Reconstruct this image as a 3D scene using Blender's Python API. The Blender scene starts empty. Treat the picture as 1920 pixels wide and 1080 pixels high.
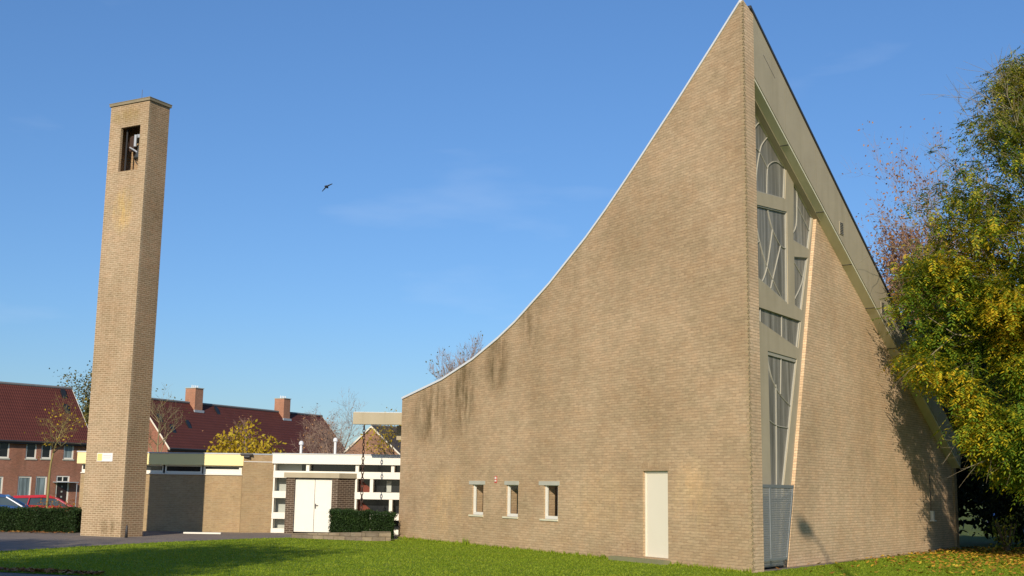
import bpy, bmesh, math, random
import numpy as np
from mathutils import Vector, Matrix
from mathutils.geometry import tessellate_polygon
R = math.radians
sc = bpy.context.scene
COL = sc.collection
# ------------------------------------------------------------------ camera, sky, sun, exposure
EYE = 1.70; FPX = 2236.0; PITCH = R(9.52); ROLL = R(0.85)
fw = Vector((0, math.cos(PITCH), math.sin(PITCH)))
rt0 = Vector((1, 0, 0)); up0 = rt0.cross(fw)
rt = rt0 * math.cos(ROLL) + up0 * math.sin(ROLL); upv = up0 * math.cos(ROLL) - rt0 * math.sin(ROLL)
cam = bpy.data.cameras.new('camera'); camo = bpy.data.objects.new('camera', cam); COL.objects.link(camo)
cam.sensor_width = 36; cam.lens = 36 * FPX / 1920; cam.clip_end = 3000
M3 = Matrix((rt, upv, -fw)).transposed()
camo.matrix_world = Matrix.Translation((0, 0, EYE)) @ M3.to_4x4()
sc.camera = camo
SUN_AZ = R(11.0); SUN_EL = R(25)      # shadows fall towards azimuth +10 deg from +Y
w = bpy.data.worlds.new("World"); sc.world = w; w.use_nodes = True
nt = w.node_tree; bg = nt.nodes['Background']
sky = nt.nodes.new('ShaderNodeTexSky'); sky.sky_type = 'NISHITA'; sky.sun_disc = False
sky.sun_elevation = SUN_EL; sky.sun_rotation = math.pi + SUN_AZ
sky.altitude = 0; sky.air_density = 1.0; sky.dust_density = 0.3; sky.ozone_density = 2.2
_tc = nt.nodes.new('ShaderNodeTexCoord'); _sx = nt.nodes.new('ShaderNodeSeparateXYZ'); nt.links.new(_tc.outputs['Generated'], _sx.inputs[0])
_rp = nt.nodes.new('ShaderNodeValToRGB'); nt.links.new(_sx.outputs[2], _rp.inputs[0]); _e = _rp.color_ramp.elements
_e[0].position = 0.0; _e[0].color = (.36, .44, .55, 1); _e[1].position = .50; _e[1].color = (.49, .70, .92, 1)
_m = _rp.color_ramp.elements.new(.14); _m.color = (.385, .53, .71, 1)
_cn = nt.nodes.new('ShaderNodeTexNoise'); _mp = nt.nodes.new('ShaderNodeMapping'); _mp.inputs['Scale'].default_value = (2.2, 2.2, 9)
nt.links.new(_tc.outputs['Generated'], _mp.inputs[0]); nt.links.new(_mp.outputs[0], _cn.inputs['Vector']); _cn.inputs['Scale'].default_value = 2.1; _cn.inputs['Detail'].default_value = 6
_cr = nt.nodes.new('ShaderNodeValToRGB'); nt.links.new(_cn.outputs['Fac'], _cr.inputs[0]); _cr.color_ramp.elements[0].position = .62; _cr.color_ramp.elements[1].position = .82
_cr.color_ramp.elements[0].color = (0, 0, 0, 1); _cr.color_ramp.elements[1].color = (.11, .11, .11, 1)
_mu = nt.nodes.new('ShaderNodeMix'); _mu.data_type = 'RGBA'; _mu.blend_type = 'MULTIPLY'; _mu.inputs[0].default_value = 1
nt.links.new(sky.outputs[0], _mu.inputs[6]); nt.links.new(_rp.outputs[0], _mu.inputs[7])
_ml = nt.nodes.new('ShaderNodeMix'); _ml.data_type = 'RGBA'; nt.links.new(_cr.outputs[0], _ml.inputs[0]); nt.links.new(_mu.outputs[2], _ml.inputs[6]); _ml.inputs[7].default_value = (5.5, 6.0, 6.8, 1)
nt.links.new(_ml.outputs[2], bg.inputs['Color']); bg.inputs['Strength'].default_value = 0.125
sl = bpy.data.lights.new('sun', 'SUN'); sl.energy = 4.0; sl.angle = R(0.5); sl.color = (1.0, 0.88, 0.70)
so = bpy.data.objects.new('sun', sl); COL.objects.link(so)
sdir = Vector((math.sin(SUN_AZ) * math.cos(SUN_EL), math.cos(SUN_AZ) * math.cos(SUN_EL), -math.sin(SUN_EL)))
so.rotation_euler = sdir.to_track_quat('-Z', 'Y').to_euler()
sc.view_settings.view_transform = 'Standard'; sc.view_settings.look = 'None'
sc.view_settings.gamma = 1; sc.view_settings.exposure = 0.35
sc.render.engine = 'CYCLES'

# ------------------------------------------------------------------ helpers
def at(px, py, Y):
    v = rt * (px - 960) - upv * (py - 540) + fw * FPX
    return Vector((0, 0, EYE)) + v * (Y / v.y)
def grd(px, py, z=0.0):
    v = rt * (px - 960) - upv * (py - 540) + fw * FPX
    return Vector((0, 0, EYE)) + v * ((z - EYE) / v.z)
def smooth(t): t = max(0, min(1, t)); return t * t * (3 - 2 * t)
def gz(x, y): return -0.60 * smooth((y - 50) / 14)

class MB:
    """collects polygons, builds one mesh; uv in metres by box projection"""
    def __init__(s): s.v = []; s.f = []; s.m = []; s.smooth = False
    def face(s, pts, mi=0):
        b = len(s.v); s.v += [tuple(p) for p in pts]; s.f.append(tuple(range(b, b + len(pts)))); s.m.append(mi)
    def add(s, vs, fs, mi=0):
        b = len(s.v); s.v += [tuple(p) for p in vs]
        for f in fs: s.f.append(tuple(b + i for i in f)); s.m.append(mi)
    def box(s, lo, hi, fr=None, mi=0):
        x0, y0, z0 = lo; x1, y1, z1 = hi
        vs = [(x0,y0,z0),(x1,y0,z0),(x1,y1,z0),(x0,y1,z0),(x0,y0,z1),(x1,y0,z1),(x1,y1,z1),(x0,y1,z1)]
        if fr: vs = [fr(*p) for p in vs]
        s.add(vs, [(0,3,2,1),(4,5,6,7),(0,1,5,4),(1,2,6,5),(2,3,7,6),(3,0,4,7)], mi)
    def prism(s, loops, fr, d0, d1, mi=0):
        """loops of (s,z): first outer, rest holes; fr(s,d,z)->point; d0 front, d1 back"""
        L3 = [[Vector((p[0], p[1], 0)) for p in lp] for lp in loops]
        flat = [p for lp in loops for p in lp]
        tris = tessellate_polygon(L3)
        for d in (d0, d1):
            s.add([fr(p[0], d, p[1]) for p in flat], tris, mi)
        for lp in loops:
            n = len(lp)
            for i in range(n):
                a, b = lp[i], lp[(i + 1) % n]
                s.face([fr(a[0], d0, a[1]), fr(b[0], d0, b[1]), fr(b[0], d1, b[1]), fr(a[0], d1, a[1])], mi)
    def tube(s, pts, rad, n=6, mi=0, cap=True):
        pts = [Vector(p) for p in pts]
        if not hasattr(rad, '__len__'): rad = [rad] * len(pts)
        b = len(s.v); ref = None
        for i, p in enumerate(pts):
            t = (pts[min(i + 1, len(pts) - 1)] - pts[max(i - 1, 0)])
            if t.length < 1e-9: t = Vector((0, 0, 1))
            t.normalize()
            if ref is None or abs(ref.dot(t)) > .95: ref = Vector((1, 0, 0)) if abs(t.x) < .8 else Vector((0, 1, 0))
            a = t.cross(ref).normalized(); c = t.cross(a); ref = -c if False else ref
            for k in range(n):
                q = p + (a * math.cos(2 * math.pi * k / n) + c * math.sin(2 * math.pi * k / n)) * rad[i]
                s.v.append(tuple(q))
        for i in range(len(pts) - 1):
            for k in range(n):
                s.f.append((b + i*n + k, b + i*n + (k+1) % n, b + (i+1)*n + (k+1) % n, b + (i+1)*n + k)); s.m.append(mi)
        if cap:
            s.f.append(tuple(b + k for k in range(n))[::-1]); s.m.append(mi)
            s.f.append(tuple(b + (len(pts)-1)*n + k for k in range(n))); s.m.append(mi)
    def build(s, name, mats, parent=None, fix=True, smooth=False):
        me = bpy.data.meshes.new(name); me.from_pydata(s.v, [], s.f)
        if not isinstance(mats, (list, tuple)): mats = [mats]
        for m in mats: me.materials.append(m)
        me.polygons.foreach_set('material_index', s.m)
        if fix:
            bm = bmesh.new(); bm.from_mesh(me); bmesh.ops.remove_doubles(bm, verts=bm.verts, dist=1e-5)
            bmesh.ops.recalc_face_normals(bm, faces=bm.faces)
            uvl = bm.loops.layers.uv.new('UVMap')
            for f in bm.faces:
                nrm = f.normal
                if abs(nrm.z) > .75:
                    for l in f.loops: l[uvl].uv = (l.vert.co.x, l.vert.co.y)
                else:
                    t = Vector((-nrm.y, nrm.x, 0)); t = t.normalized() if t.length > 1e-6 else Vector((1, 0, 0))
                    for l in f.loops: l[uvl].uv = (l.vert.co.dot(t), l.vert.co.z)
            bm.to_mesh(me); bm.free()
        if smooth: me.polygons.foreach_set('use_smooth', [True] * len(me.polygons))
        me.update()
        o = bpy.data.objects.new(name, me); COL.objects.link(o)
        if parent: o.parent = parent
        return o

def tag(o, label=None, cat=None, group=None, kind=None):
    if label: o['label'] = label
    if cat: o['category'] = cat
    if group: o['group'] = group
    if kind: o['kind'] = kind
    return o
def root(name, label, cat, group=None, loc=None):
    o = bpy.data.objects.new(name, None); COL.objects.link(o); o.empty_display_size = .2
    return tag(o, label, cat, group)
def frame(o, ex, n):
    o = Vector(o); ex = Vector(ex); n = Vector(n)
    return lambda s, d, z: o + ex * s - n * d + Vector((0, 0, z))   # d = depth inward
def rect(a, b, c, d): return [(a, c), (b, c), (b, d), (a, d)]

# ------------------------------------------------------------------ materials
def nodes(name, rough=.8, spec=.3, metal=0):
    m = bpy.data.materials.new(name); m.use_nodes = True; n = m.node_tree
    b = n.nodes['Principled BSDF']; b.inputs['Roughness'].default_value = rough
    b.inputs['Specular IOR Level'].default_value = spec; b.inputs['Metallic'].default_value = metal
    return m, n, b
def N(n, t, **k):
    x = n.nodes.new(t)
    for a, v in k.items(): setattr(x, a, v)
    return x
def mixc(n, fac, a, b, blend='MIX'):
    x = N(n, 'ShaderNodeMix', data_type='RGBA', blend_type=blend)
    for i, v in ((0, fac), (6, a), (7, b)):
        if hasattr(v, 'default_value') or hasattr(v, 'links'): n.links.new(v, x.inputs[i])
        elif i == 0: x.inputs[0].default_value = v
        else: x.inputs[i].default_value = (*v, 1)
    return x.outputs[2]
def mth(n, op, a, b=0.0, clamp=False):
    x = N(n, 'ShaderNodeMath', operation=op); x.use_clamp = clamp
    for i, v in ((0, a), (1, b)):
        if hasattr(v, 'links'): n.links.new(v, x.inputs[i])
        else: x.inputs[i].default_value = v
    return x.outputs[0]
def ramp(n, fac, stops):
    x = N(n, 'ShaderNodeValToRGB'); cr = x.color_ramp
    while len(cr.elements) < len(stops): cr.elements.new(.5)
    for e, (p, c) in zip(cr.elements, stops): e.position = p; e.color = (*c, 1) if len(c) == 3 else c
    n.links.new(fac, x.inputs[0]); return x.outputs[0]
def noise(n, vec, scale, detail=3, rough=.55):
    x = N(n, 'ShaderNodeTexNoise'); x.inputs['Scale'].default_value = scale
    x.inputs['Detail'].default_value = detail; x.inputs['Roughness'].default_value = rough
    if vec is not None: n.links.new(vec, x.inputs['Vector'])
    return x.outputs['Fac']
def mapping(n, vec, sc3=(1, 1, 1), loc=(0, 0, 0)):
    x = N(n, 'ShaderNodeMapping'); x.inputs['Scale'].default_value = sc3; x.inputs['Location'].default_value = loc
    n.links.new(vec, x.inputs['Vector']); return x.outputs[0]
def bump(n, b, h, strength=.5, dist=.01):
    x = N(n, 'ShaderNodeBump'); x.inputs['Strength'].default_value = strength; x.inputs['Distance'].default_value = dist
    n.links.new(h, x.inputs['Height']); n.links.new(x.outputs[0], b.inputs['Normal'])
def coords(n, kind='UV'): return N(n, 'ShaderNodeTexCoord').outputs[kind]
def plain(name, c, rough=.6, spec=.4, metal=0, var=.12, scale=3.0):
    m, n, b = nodes(name, rough, spec, metal)
    co = coords(n, 'Object')
    f = noise(n, co, scale, 5)
    n.links.new(mixc(n, f, tuple(v * (1 - var) for v in c), tuple(min(1, v * (1 + var)) for v in c)), b.inputs['Base Color'])
    return m
def brick(name, c1, c2, mort, blotch=(.5, .4, .3), bw=.215, rh=.067, mo=.010, stains=None, dark=.25, bmp=.5, lowmort=None, bed=None, bedk=.8):
    m, n, b = nodes(name, .92, .15)
    uv = coords(n, 'UV')
    # slight waviness
    br = N(n, 'ShaderNodeTexBrick'); br.offset = .5; br.squash = 1
    n.links.new(uv, br.inputs['Vector'])
    br.inputs['Color1'].default_value = (*c1, 1); br.inputs['Color2'].default_value = (*c2, 1)
    br.inputs['Mortar'].default_value = (*mort, 1)
    br.inputs['Scale'].default_value = 1; br.inputs['Mortar Size'].default_value = mo * .5
    br.inputs['Mortar Smooth'].default_value = .25; br.inputs['Bias'].default_value = 0
    br.inputs['Brick Width'].default_value = bw; br.inputs['Row Height'].default_value = rh
    bd = N(n, 'ShaderNodeTexBrick'); bd.offset = 0; n.links.new(uv, bd.inputs['Vector'])
    for k_, v_ in (('Scale', 1), ('Mortar Size', mo * .55), ('Mortar Smooth', .3), ('Brick Width', 500.0), ('Row Height', rh)): bd.inputs[k_].default_value = v_
    col = mixc(n, mth(n, 'MULTIPLY', bd.outputs['Fac'], bedk), br.outputs['Color'], bed or mort)
    # per brick-ish tint
    f1 = noise(n, mapping(n, uv, (4.6, 15, 1)), 1.0, 1)
    col = mixc(n, mth(n, 'MULTIPLY', mth(n, 'SUBTRACT', f1, .35, True), 1.6, True), col, mixc(n, 1.0, col, blotch, 'MULTIPLY'))
    # big patches
    f2 = noise(n, uv, .45, 4)
    col = mixc(n, ramp(n, f2, [(.35, (0, 0, 0)), (.7, (1, 1, 1))]), col, mixc(n, 1.0, col, (.80, .78, .74), 'MULTIPLY'))
    f5 = noise(n, mapping(n, uv, (1, 1.4, 1), (7, 2, 0)), 1.5, 4, .6)
    col = mixc(n, 1.0, col, ramp(n, f5, [(.30, (.91, .93, .92)), (.48, (1, 1, 1)), (.62, (1.03, .99, .97)), (.75, (1.07, 1.06, 1.02))]), 'MULTIPLY')
    f6 = noise(n, mapping(n, uv, (9.3, 29.8, 1), (1.3, 5.1, 0)), 1.0, 0)
    col = mixc(n, 1.0, col, ramp(n, f6, [(.22, (.84, .82, .81)), (.38, (.98, .98, .98)), (.62, (1.01, 1.01, 1.0)), (.80, (1.10, 1.07, 1.03))]), 'MULTIPLY')
    # vertical weather streaks
    f3 = noise(n, mapping(n, uv, (1.6, .16, 1), (3, 1, 0)), 1.0, 4, .6)
    col = mixc(n, mth(n, 'MULTIPLY', ramp(n, f3, [(.5, (0, 0, 0)), (.72, (1, 1, 1))]), dark), col, mixc(n, 1.0, col, (.45, .43, .38), 'MULTIPLY'))
    f4 = noise(n, uv, 60, 2); col = mixc(n, .22, col, mixc(n, 1.0, col, ramp(n, f4, [(.3, (.3, .3, .3)), (.7, (1.6, 1.6, 1.6))]), 'MULTIPLY'))
    if lowmort:   # lighter repointed mortar near the foot
        sx = N(n, 'ShaderNodeSeparateXYZ'); n.links.new(uv, sx.inputs[0])
        k = mth(n, 'MULTIPLY', mth(n, 'SUBTRACT', 1.0, mth(n, 'MULTIPLY', sx.outputs[1], 1 / lowmort[0]), True), br.outputs['Fac'])
        col = mixc(n, k, col, lowmort[1])
    if stains:    # (u, v, ru, rv, strength, tint) blobs with a shape of their own
        sx = N(n, 'ShaderNodeSeparateXYZ'); n.links.new(uv, sx.inputs[0])
        wob = noise(n, mapping(n, uv, (3.2, .7, 1)), 1.0, 5, .7)
        for (u0, v0, ru, rv, st, tint) in stains:
            du = mth(n, 'MULTIPLY', mth(n, 'SUBTRACT', sx.outputs[0], u0), 1 / ru)
            dv = mth(n, 'MULTIPLY', mth(n, 'SUBTRACT', sx.outputs[1], v0), 1 / rv)
            d2 = mth(n, 'ADD', mth(n, 'MULTIPLY', du, du), mth(n, 'MULTIPLY', dv, dv))
            k = mth(n, 'SUBTRACT', 1.0, d2, True)
            k = mth(n, 'MULTIPLY', k, mth(n, 'MULTIPLY', mth(n, 'SUBTRACT', wob, .38, True), 5 * st), True)
            col = mixc(n, k, col, mixc(n, 1.0, col, tint, 'MULTIPLY'))
    n.links.new(col, b.inputs['Base Color'])
    h = mth(n, 'ADD', mth(n, 'MULTIPLY', br.outputs['Fac'], -1.0), mth(n, 'MULTIPLY', f4, .5))
    bump(n, b, h, bmp, .008)
    return m

A_AZ = R(31); B_AZ = R(35.9)
CC = Vector((5.17, 25.79, 0))
exA = Vector((-math.sin(A_AZ), math.cos(A_AZ), 0)); nA = Vector((-math.cos(A_AZ), -math.sin(A_AZ), 0))
exB = Vector((math.sin(B_AZ), math.cos(B_AZ), 0)); nB = Vector((math.cos(B_AZ), -math.sin(B_AZ), 0))
uA0 = CC.dot(Vector((-nA.y, nA.x, 0))); sgA = exA.dot(Vector((-nA.y, nA.x, 0)))
def uA(s): return uA0 + sgA * s
dk = (.42, .42, .36); lt = (1.35, 1.28, 1.1)
M_A = brick('church_brick', (.55, .408, .258), (.455, .335, .208), (.43, .315, .20), (.92, .88, .86), dark=.10, bed=(.24, .17, .105), bedk=.42,
            stains=[(uA(15.0), 4.0, 1.5, 1.2, .9, dk), (uA(12.9), 4.6, 1.0, 1.5, 1.0, dk), (uA(10.8), 5.4, .8, 1.2, .8, dk), (uA(9.0), 6.6, .7, 1.3, .6, dk),
                    (uA(7.0), 8.2, .6, 1.3, .5, dk), (uA(13.8), 1.2, 1.2, 1.2, .7, lt), (uA(5.6), 1.4, 1.6, .9, .4, lt), (uA(1.9), 1.6, .9, 1.0, .6, lt), (uA(4.2), .1, 1.5, .5, .6, (.75, .7, .7))])
M_B = brick('facade_brick', (.76, .565, .37), (.65, .48, .315), (.55, .40, .26), (.90, .84, .80), dark=.22, bed=(.27, .19, .12), bedk=.6, rh=.067)
_tu = Vector((math.cos(R(61.7)), math.sin(R(61.7)), 0)); 
def uT(s): P_ = Vector((-12.19, 38.28, 0)) + Vector((-math.sin(R(61.7)), math.cos(R(61.7)), 0)) * s; return P_.dot(Vector((math.sin(R(61.7)), -math.cos(R(61.7)), 0)))
M_T = brick('tower_brick', (.36, .268, .165), (.44, .32, .205), (.58, .46, .32), (.72, .68, .62), dark=.35, mo=.020, lowmort=(9, (.54, .42, .28)), stains=[(uT(.9), 10.6, .5, .9, .8, (1.3, 1.22, .75)), (uT(1.0), 13.9, .8, .35, .8, (.75, .74, .5)), (uT(.5), .3, .8, .35, 1.0, (.55, .55, .5)), (uT(.9), 7.0, .7, 2.0, .5, (.75, .74, .7))])
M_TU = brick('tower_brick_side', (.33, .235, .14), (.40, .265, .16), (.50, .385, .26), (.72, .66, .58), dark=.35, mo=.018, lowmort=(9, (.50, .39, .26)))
M_P = brick('hall_brick', (.430, .320, .185), (.385, .280, .165), (.46, .36, .24), (.85, .82, .76), dark=.2)
M_DB = brick('porch_brick', (.105, .072, .050), (.085, .060, .045), (.36, .30, .24), (.8, .8, .8), dark=.2, mo=.014)
M_HB = brick('house_brick', (.40, .175, .115), (.32, .138, .095), (.40, .27, .2), (.6, .6, .62), dark=.35)
M_HB2 = brick('gable_brick', (.40, .215, .135), (.33, .18, .12), (.36, .27, .2), (.8, .78, .76), dark=.2)
M_CH = brick('chimney_brick', (.50, .25, .16), (.44, .22, .145), (.36, .22, .16), (.85, .85, .85), dark=.1)

def concrete(name, c, var=.14, rough=.85):
    m, n, b = nodes(name, rough, .2)
    co = coords(n, 'UV')
    f = noise(n, co, 1.2, 6, .6); f2 = noise(n, mapping(n, co, (2.5, .25, 1)), 1.0, 4)
    c1 = mixc(n, f, tuple(v * (1 - var) for v in c), tuple(v * (1 + var) for v in c))
    c1 = mixc(n, mth(n, 'MULTIPLY', ramp(n, f2, [(.48, (0, 0, 0)), (.72, (1, 1, 1))]), .35), c1, mixc(n, 1.0, c1, (.62, .62, .56), 'MULTIPLY'))
    n.links.new(c1, b.inputs['Base Color']); bump(n, b, noise(n, co, 40, 4), .25, .004)
    return m
M_CON = concrete('painted_concrete', (.40, .345, .245))
M_SOF = concrete('soffit_concrete', (.66, .62, .46))  # paler than the slab: light bounced onto its underside is put into this colour
M_CON2 = concrete('lintel_concrete', (.44, .43, .36))
M_SOFJ = plain('joint_sealant', (.27, .24, .17), .8, .1)
M_STEP = concrete('mossy_step', (.22, .21, .12), .3)
M_COPE = concrete('coping_stone', (.25, .21, .14), .3)
M_WHITE = plain('white_paint', (.74, .71, .63), .45, .4, var=.03)
M_CREAM = plain('cream_door_paint', (.74, .68, .55), .5, .4, var=.02)
M_YEL = plain('yellow_panel', (.86, .72, .34), .5, .3, var=.03)
M_GREYP = plain('grey_panel', (.36, .38, .35), .6, .3, var=.05)
M_ZINC = plain('zinc_trim', (.42, .44, .47), .45, .5, .3, var=.15)
M_TRIM = plain('white_metal_trim', (.72, .73, .74), .4, .5, var=.08)
M_DARK = plain('dark_metal', (.035, .035, .038), .5, .4, var=.2)
M_WIRE = plain('galvanised_wire', (.26, .28, .29), .5, .5, .4, var=.15)
M_IRON = plain('rusty_iron', (.075, .045, .035), .8, .3, .2, var=.35, scale=8)
M_LEAD = plain('pale_glazing_bar', (.36, .34, .28), .6, .3, var=.15)
M_RUST = plain('rust_panel', (.14, .032, .018), .7, .3, var=.15)
M_ROOFF = plain('roof_felt', (.16, .165, .17), .9, .2, var=.2)
def glass(name, c, rough=.12, streak=False):
    m, n, b = nodes(name, rough, .5)
    if streak:
        co = coords(n, 'UV'); f = noise(n, mapping(n, co, (5.5, .22, 1)), 1.0, 5, .65)
        n.links.new(ramp(n, f, [(.32, tuple(v * .45 for v in c)), (.52, c), (.72, tuple(v * 2.2 for v in c))]), b.inputs['Base Color'])
        bump(n, b, noise(n, co, 1.5, 2), .15, .02)
    else:
        co = coords(n, 'UV'); f = noise(n, co, .8, 3)
        n.links.new(mixc(n, f, tuple(v * .5 for v in c), tuple(v * 1.5 for v in c)), b.inputs['Base Color'])
    return m
M_GL = glass('dark_glass', (.018, .020, .022))
M_GLC = glass('church_glass', (.21, .20, .175), .38, True)
M_GLCUR = glass('curtained_glass', (.16, .20, .21), .2, True)
def clearglass():
    m = bpy.data.materials.new('clear_glass'); m.use_nodes = True; n = m.node_tree; n.nodes.clear()
    o = N(n, 'ShaderNodeOutputMaterial'); t = N(n, 'ShaderNodeBsdfTransparent'); g = N(n, 'ShaderNodeBsdfGlossy'); g.inputs['Roughness'].default_value = .02
    x = N(n, 'ShaderNodeMixShader'); x.inputs[0].default_value = .07
    n.links.new(t.outputs[0], x.inputs[1]); n.links.new(g.outputs[0], x.inputs[2]); n.links.new(x.outputs[0], o.inputs[0]); return m
M_CLEAR = clearglass()
def tiles(name, c):
    m, n, b = nodes(name, .75, .25); uv = coords(n, 'UV')
    wv = N(n, 'ShaderNodeTexWave', wave_type='BANDS', bands_direction='Y', wave_profile='SAW'); n.links.new(uv, wv.inputs[0]); wv.inputs['Scale'].default_value = 1.15
    wx = N(n, 'ShaderNodeTexWave', wave_type='BANDS', bands_direction='X'); n.links.new(uv, wx.inputs[0]); wx.inputs['Scale'].default_value = 1.6
    f = noise(n, uv, .7, 4)
    cc = mixc(n, f, tuple(v * .75 for v in c), tuple(v * 1.25 for v in c))
    cc = mixc(n, mth(n, 'MULTIPLY', wv.outputs['Fac'], .6), cc, mixc(n, 1.0, cc, (.4, .4, .45), 'MULTIPLY'))
    n.links.new(cc, b.inputs['Base Color'])
    bump(n, b, mth(n, 'ADD', wv.outputs['Fac'], mth(n, 'MULTIPLY', wx.outputs['Fac'], .6)), .8, .05)
    return m
M_TILE = tiles('red_roof_tiles', (.115, .033, .024))
M_TILE2 = tiles('dark_roof_tiles', (.07, .06, .055))

# ------------------------------------------------------------------ ground
def gmat_grass():
    m, n, b = nodes('lawn_grass', .9, .1); co = coords(n, 'Object')
    f = noise(n, co, .35, 5); f2 = noise(n, co, 9, 5, .7); f3 = noise(n, co, 1.7, 4, .65)
    c = mixc(n, f, (.165, .26, .012), (.225, .31, .018))
    c = mixc(n, ramp(n, f3, [(.42, (0, 0, 0)), (.66, (1, 1, 1))]), c, (.25, .30, .028))
    f4 = noise(n, co, .9, 6, .7); c = mixc(n, mth(n, 'MULTIPLY', ramp(n, f4, [(.55, (0, 0, 0)), (.72, (1, 1, 1))]), .6), c, (.30, .27, .06))
    c = mixc(n, ramp(n, f2, [(.40, (1, 1, 1)), (.58, (0, 0, 0))]), c, (.09, .16, .008))
    n.links.new(c, b.inputs['Base Color']); bump(n, b, f2, .9, .05); return m
def gmat_soil():
    m, n, b = nodes('rough_ground', .95, .1); co = coords(n, 'Object')
    f = noise(n, co, .5, 6); n.links.new(mixc(n, f, (.075, .11, .018), (.12, .13, .035)), b.inputs['Base Color']); bump(n, b, noise(n, co, 8, 4), .8, .05); return m
def gmat_pave():
    m, n, b = nodes('paving', .85, .25); co = coords(n, 'Object')
    br = N(n, 'ShaderNodeTexBrick'); n.links.new(co, br.inputs['Vector']); br.inputs['Scale'].default_value = 1
    br.inputs['Brick Width'].default_value = .21; br.inputs['Row Height'].default_value = .105; br.inputs['Mortar Size'].default_value = .006
    br.inputs['Color1'].default_value = (.20, .165, .138, 1); br.inputs['Color2'].default_value = (.26, .215, .178, 1); br.inputs['Mortar'].default_value = (.12, .10, .08, 1)
    f = noise(n, co, .6, 5); c = mixc(n, ramp(n, f, [(.35, (0, 0, 0)), (.7, (1, 1, 1))]), br.outputs['Color'], (.17, .145, .125))
    n.links.new(c, b.inputs['Base Color']); bump(n, b, mth(n, 'MULTIPLY', br.outputs['Fac'], -1), .5, .006); return m
M_GRASS = gmat_grass(); M_SOIL = gmat_soil(); M_PAVE = gmat_pave()
M_ASPH = plain('asphalt', (.055, .054, .056), .9, .2, var=.2, scale=6)

def sheet(name, mat, xs, ys, dz, clip=None):
    mb = MB(); idx = {}
    for j, y in enumerate(ys):
        for i, x in enumerate(xs): mb.v.append((x, y, gz(x, y) + dz))
    nx = len(xs)
    for j in range(len(ys) - 1):
        for i in range(nx - 1):
            mb.f.append((j*nx+i, j*nx+i+1, (j+1)*nx+i+1, (j+1)*nx+i)); mb.m.append(0)
    return mb.build(name, mat)
g = sheet('ground', M_SOIL, [-1500, -200, -60, -30, 0, 30, 60, 200, 1500], [-300, 0, 20, 40] + [40.5 + .75 * i for i in range(34)] + [80, 200, 1800], -.012)
tag(g, kind='structure')
p = sheet('paving', M_PAVE, [-45, -30, -20, -10, 0, 8], [4, 20, 38, 40.5] + [41 + .75 * i for i in range(13)], -.004)
tag(p, kind='structure')
rd = sheet('road', M_ASPH, [-90, -60, -40, -28, -10, 20], [52 + .9 * i for i in range(14)] + [66, 80, 88], -.004)
tag(rd, kind='structure')
# lawn outline (world coordinates of its edge)
lawn_px = [(-60, 1042), (0, 1034), (150, 1025), (300, 1017), (470, 1010), (560, 1008)]
LAWN = [tuple(grd(*q))[:2] for q in lawn_px] + [(-4.0, 38.6), (-3.2, 40.3), (4.0, 27.7), (5.17, 25.8), (14.4, 38.6), (26, 39), (26, 8), (-6, 8)] + [tuple(grd(230, 1083))[:2], tuple(grd(0, 1073))[:2], tuple(grd(-60, 1070))[:2]]
mb = MB(); tr = tessellate_polygon([[Vector((x, y, 0)) for x, y in LAWN]])
mb.add([(x, y, .004) for x, y in LAWN], tr); lawn = mb.build('lawn', M_GRASS); tag(lawn, kind='structure')

def inpoly(x, y, P):
    c = np.zeros(x.shape, bool); j = len(P) - 1
    for i in range(len(P)):
        xi, yi = P[i]; xj, yj = P[j]
        k = ((yi > y) != (yj > y)) & (x < (xj - xi) * (y - yi) / (yj - yi + 1e-12) + xi); c ^= k; j = i
    return c
rng = np.random.default_rng(7)
def fastmesh(name, V, nper, mats, parent=None, matidx=None, quads=False):
    """V: (k*nper,3) array, faces of nper verts each"""
    me = bpy.data.meshes.new(name); k = len(V) // nper
    me.vertices.add(len(V)); me.vertices.foreach_set('co', V.astype(np.float32).ravel())
    me.loops.add(len(V)); me.loops.foreach_set('vertex_index', np.arange(len(V), dtype=np.int32))
    me.polygons.add(k); me.polygons.foreach_set('loop_start', np.arange(0, len(V), nper, dtype=np.int32))
    me.polygons.foreach_set('loop_total', np.full(k, nper, dtype=np.int32))
    for m in (mats if isinstance(mats, list) else [mats]): me.materials.append(m)
    me.update(calc_edges=True)
    o = bpy.data.objects.new(name, me); COL.objects.link(o)
    if parent: o.parent = parent
    return o
def leafmat(name, stops, pos=None, trans=.35, rough=.6):
    m = bpy.data.materials.new(name); m.use_nodes = True; n = m.node_tree; n.nodes.clear()
    out = N(n, 'ShaderNodeOutputMaterial'); b = N(n, 'ShaderNodeBsdfPrincipled'); b.inputs['Roughness'].default_value = rough; b.inputs['Specular IOR Level'].default_value = .25
    t = N(n, 'ShaderNodeBsdfTranslucent'); mx = N(n, 'ShaderNodeMixShader'); mx.inputs[0].default_value = trans
    geo = N(n, 'ShaderNodeNewGeometry'); rnd = geo.outputs['Random Per Island']
    if pos:
        co = coords(n, 'Object'); f = noise(n, co, pos, 2); fac = mth(n, 'ADD', mth(n, 'MULTIPLY', rnd, .5), mth(n, 'MULTIPLY', mth(n, 'SUBTRACT', f, .25), 1.0), True)
    else: fac = rnd
    c = ramp(n, fac, stops)
    n.links.new(c, b.inputs['Base Color']); n.links.new(c, t.inputs['Color'])
    n.links.new(b.outputs[0], mx.inputs[1]); n.links.new(t.outputs[0], mx.inputs[2]); n.links.new(mx.outputs[0], out.inputs[0]); return m
M_BLADE = leafmat('grass_blade', [(0, (.14, .225, .012)), (.5, (.24, .325, .018)), (.9, (.34, .385, .034)), (1, (.40, .36, .09))], 1.1, .4)
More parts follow.
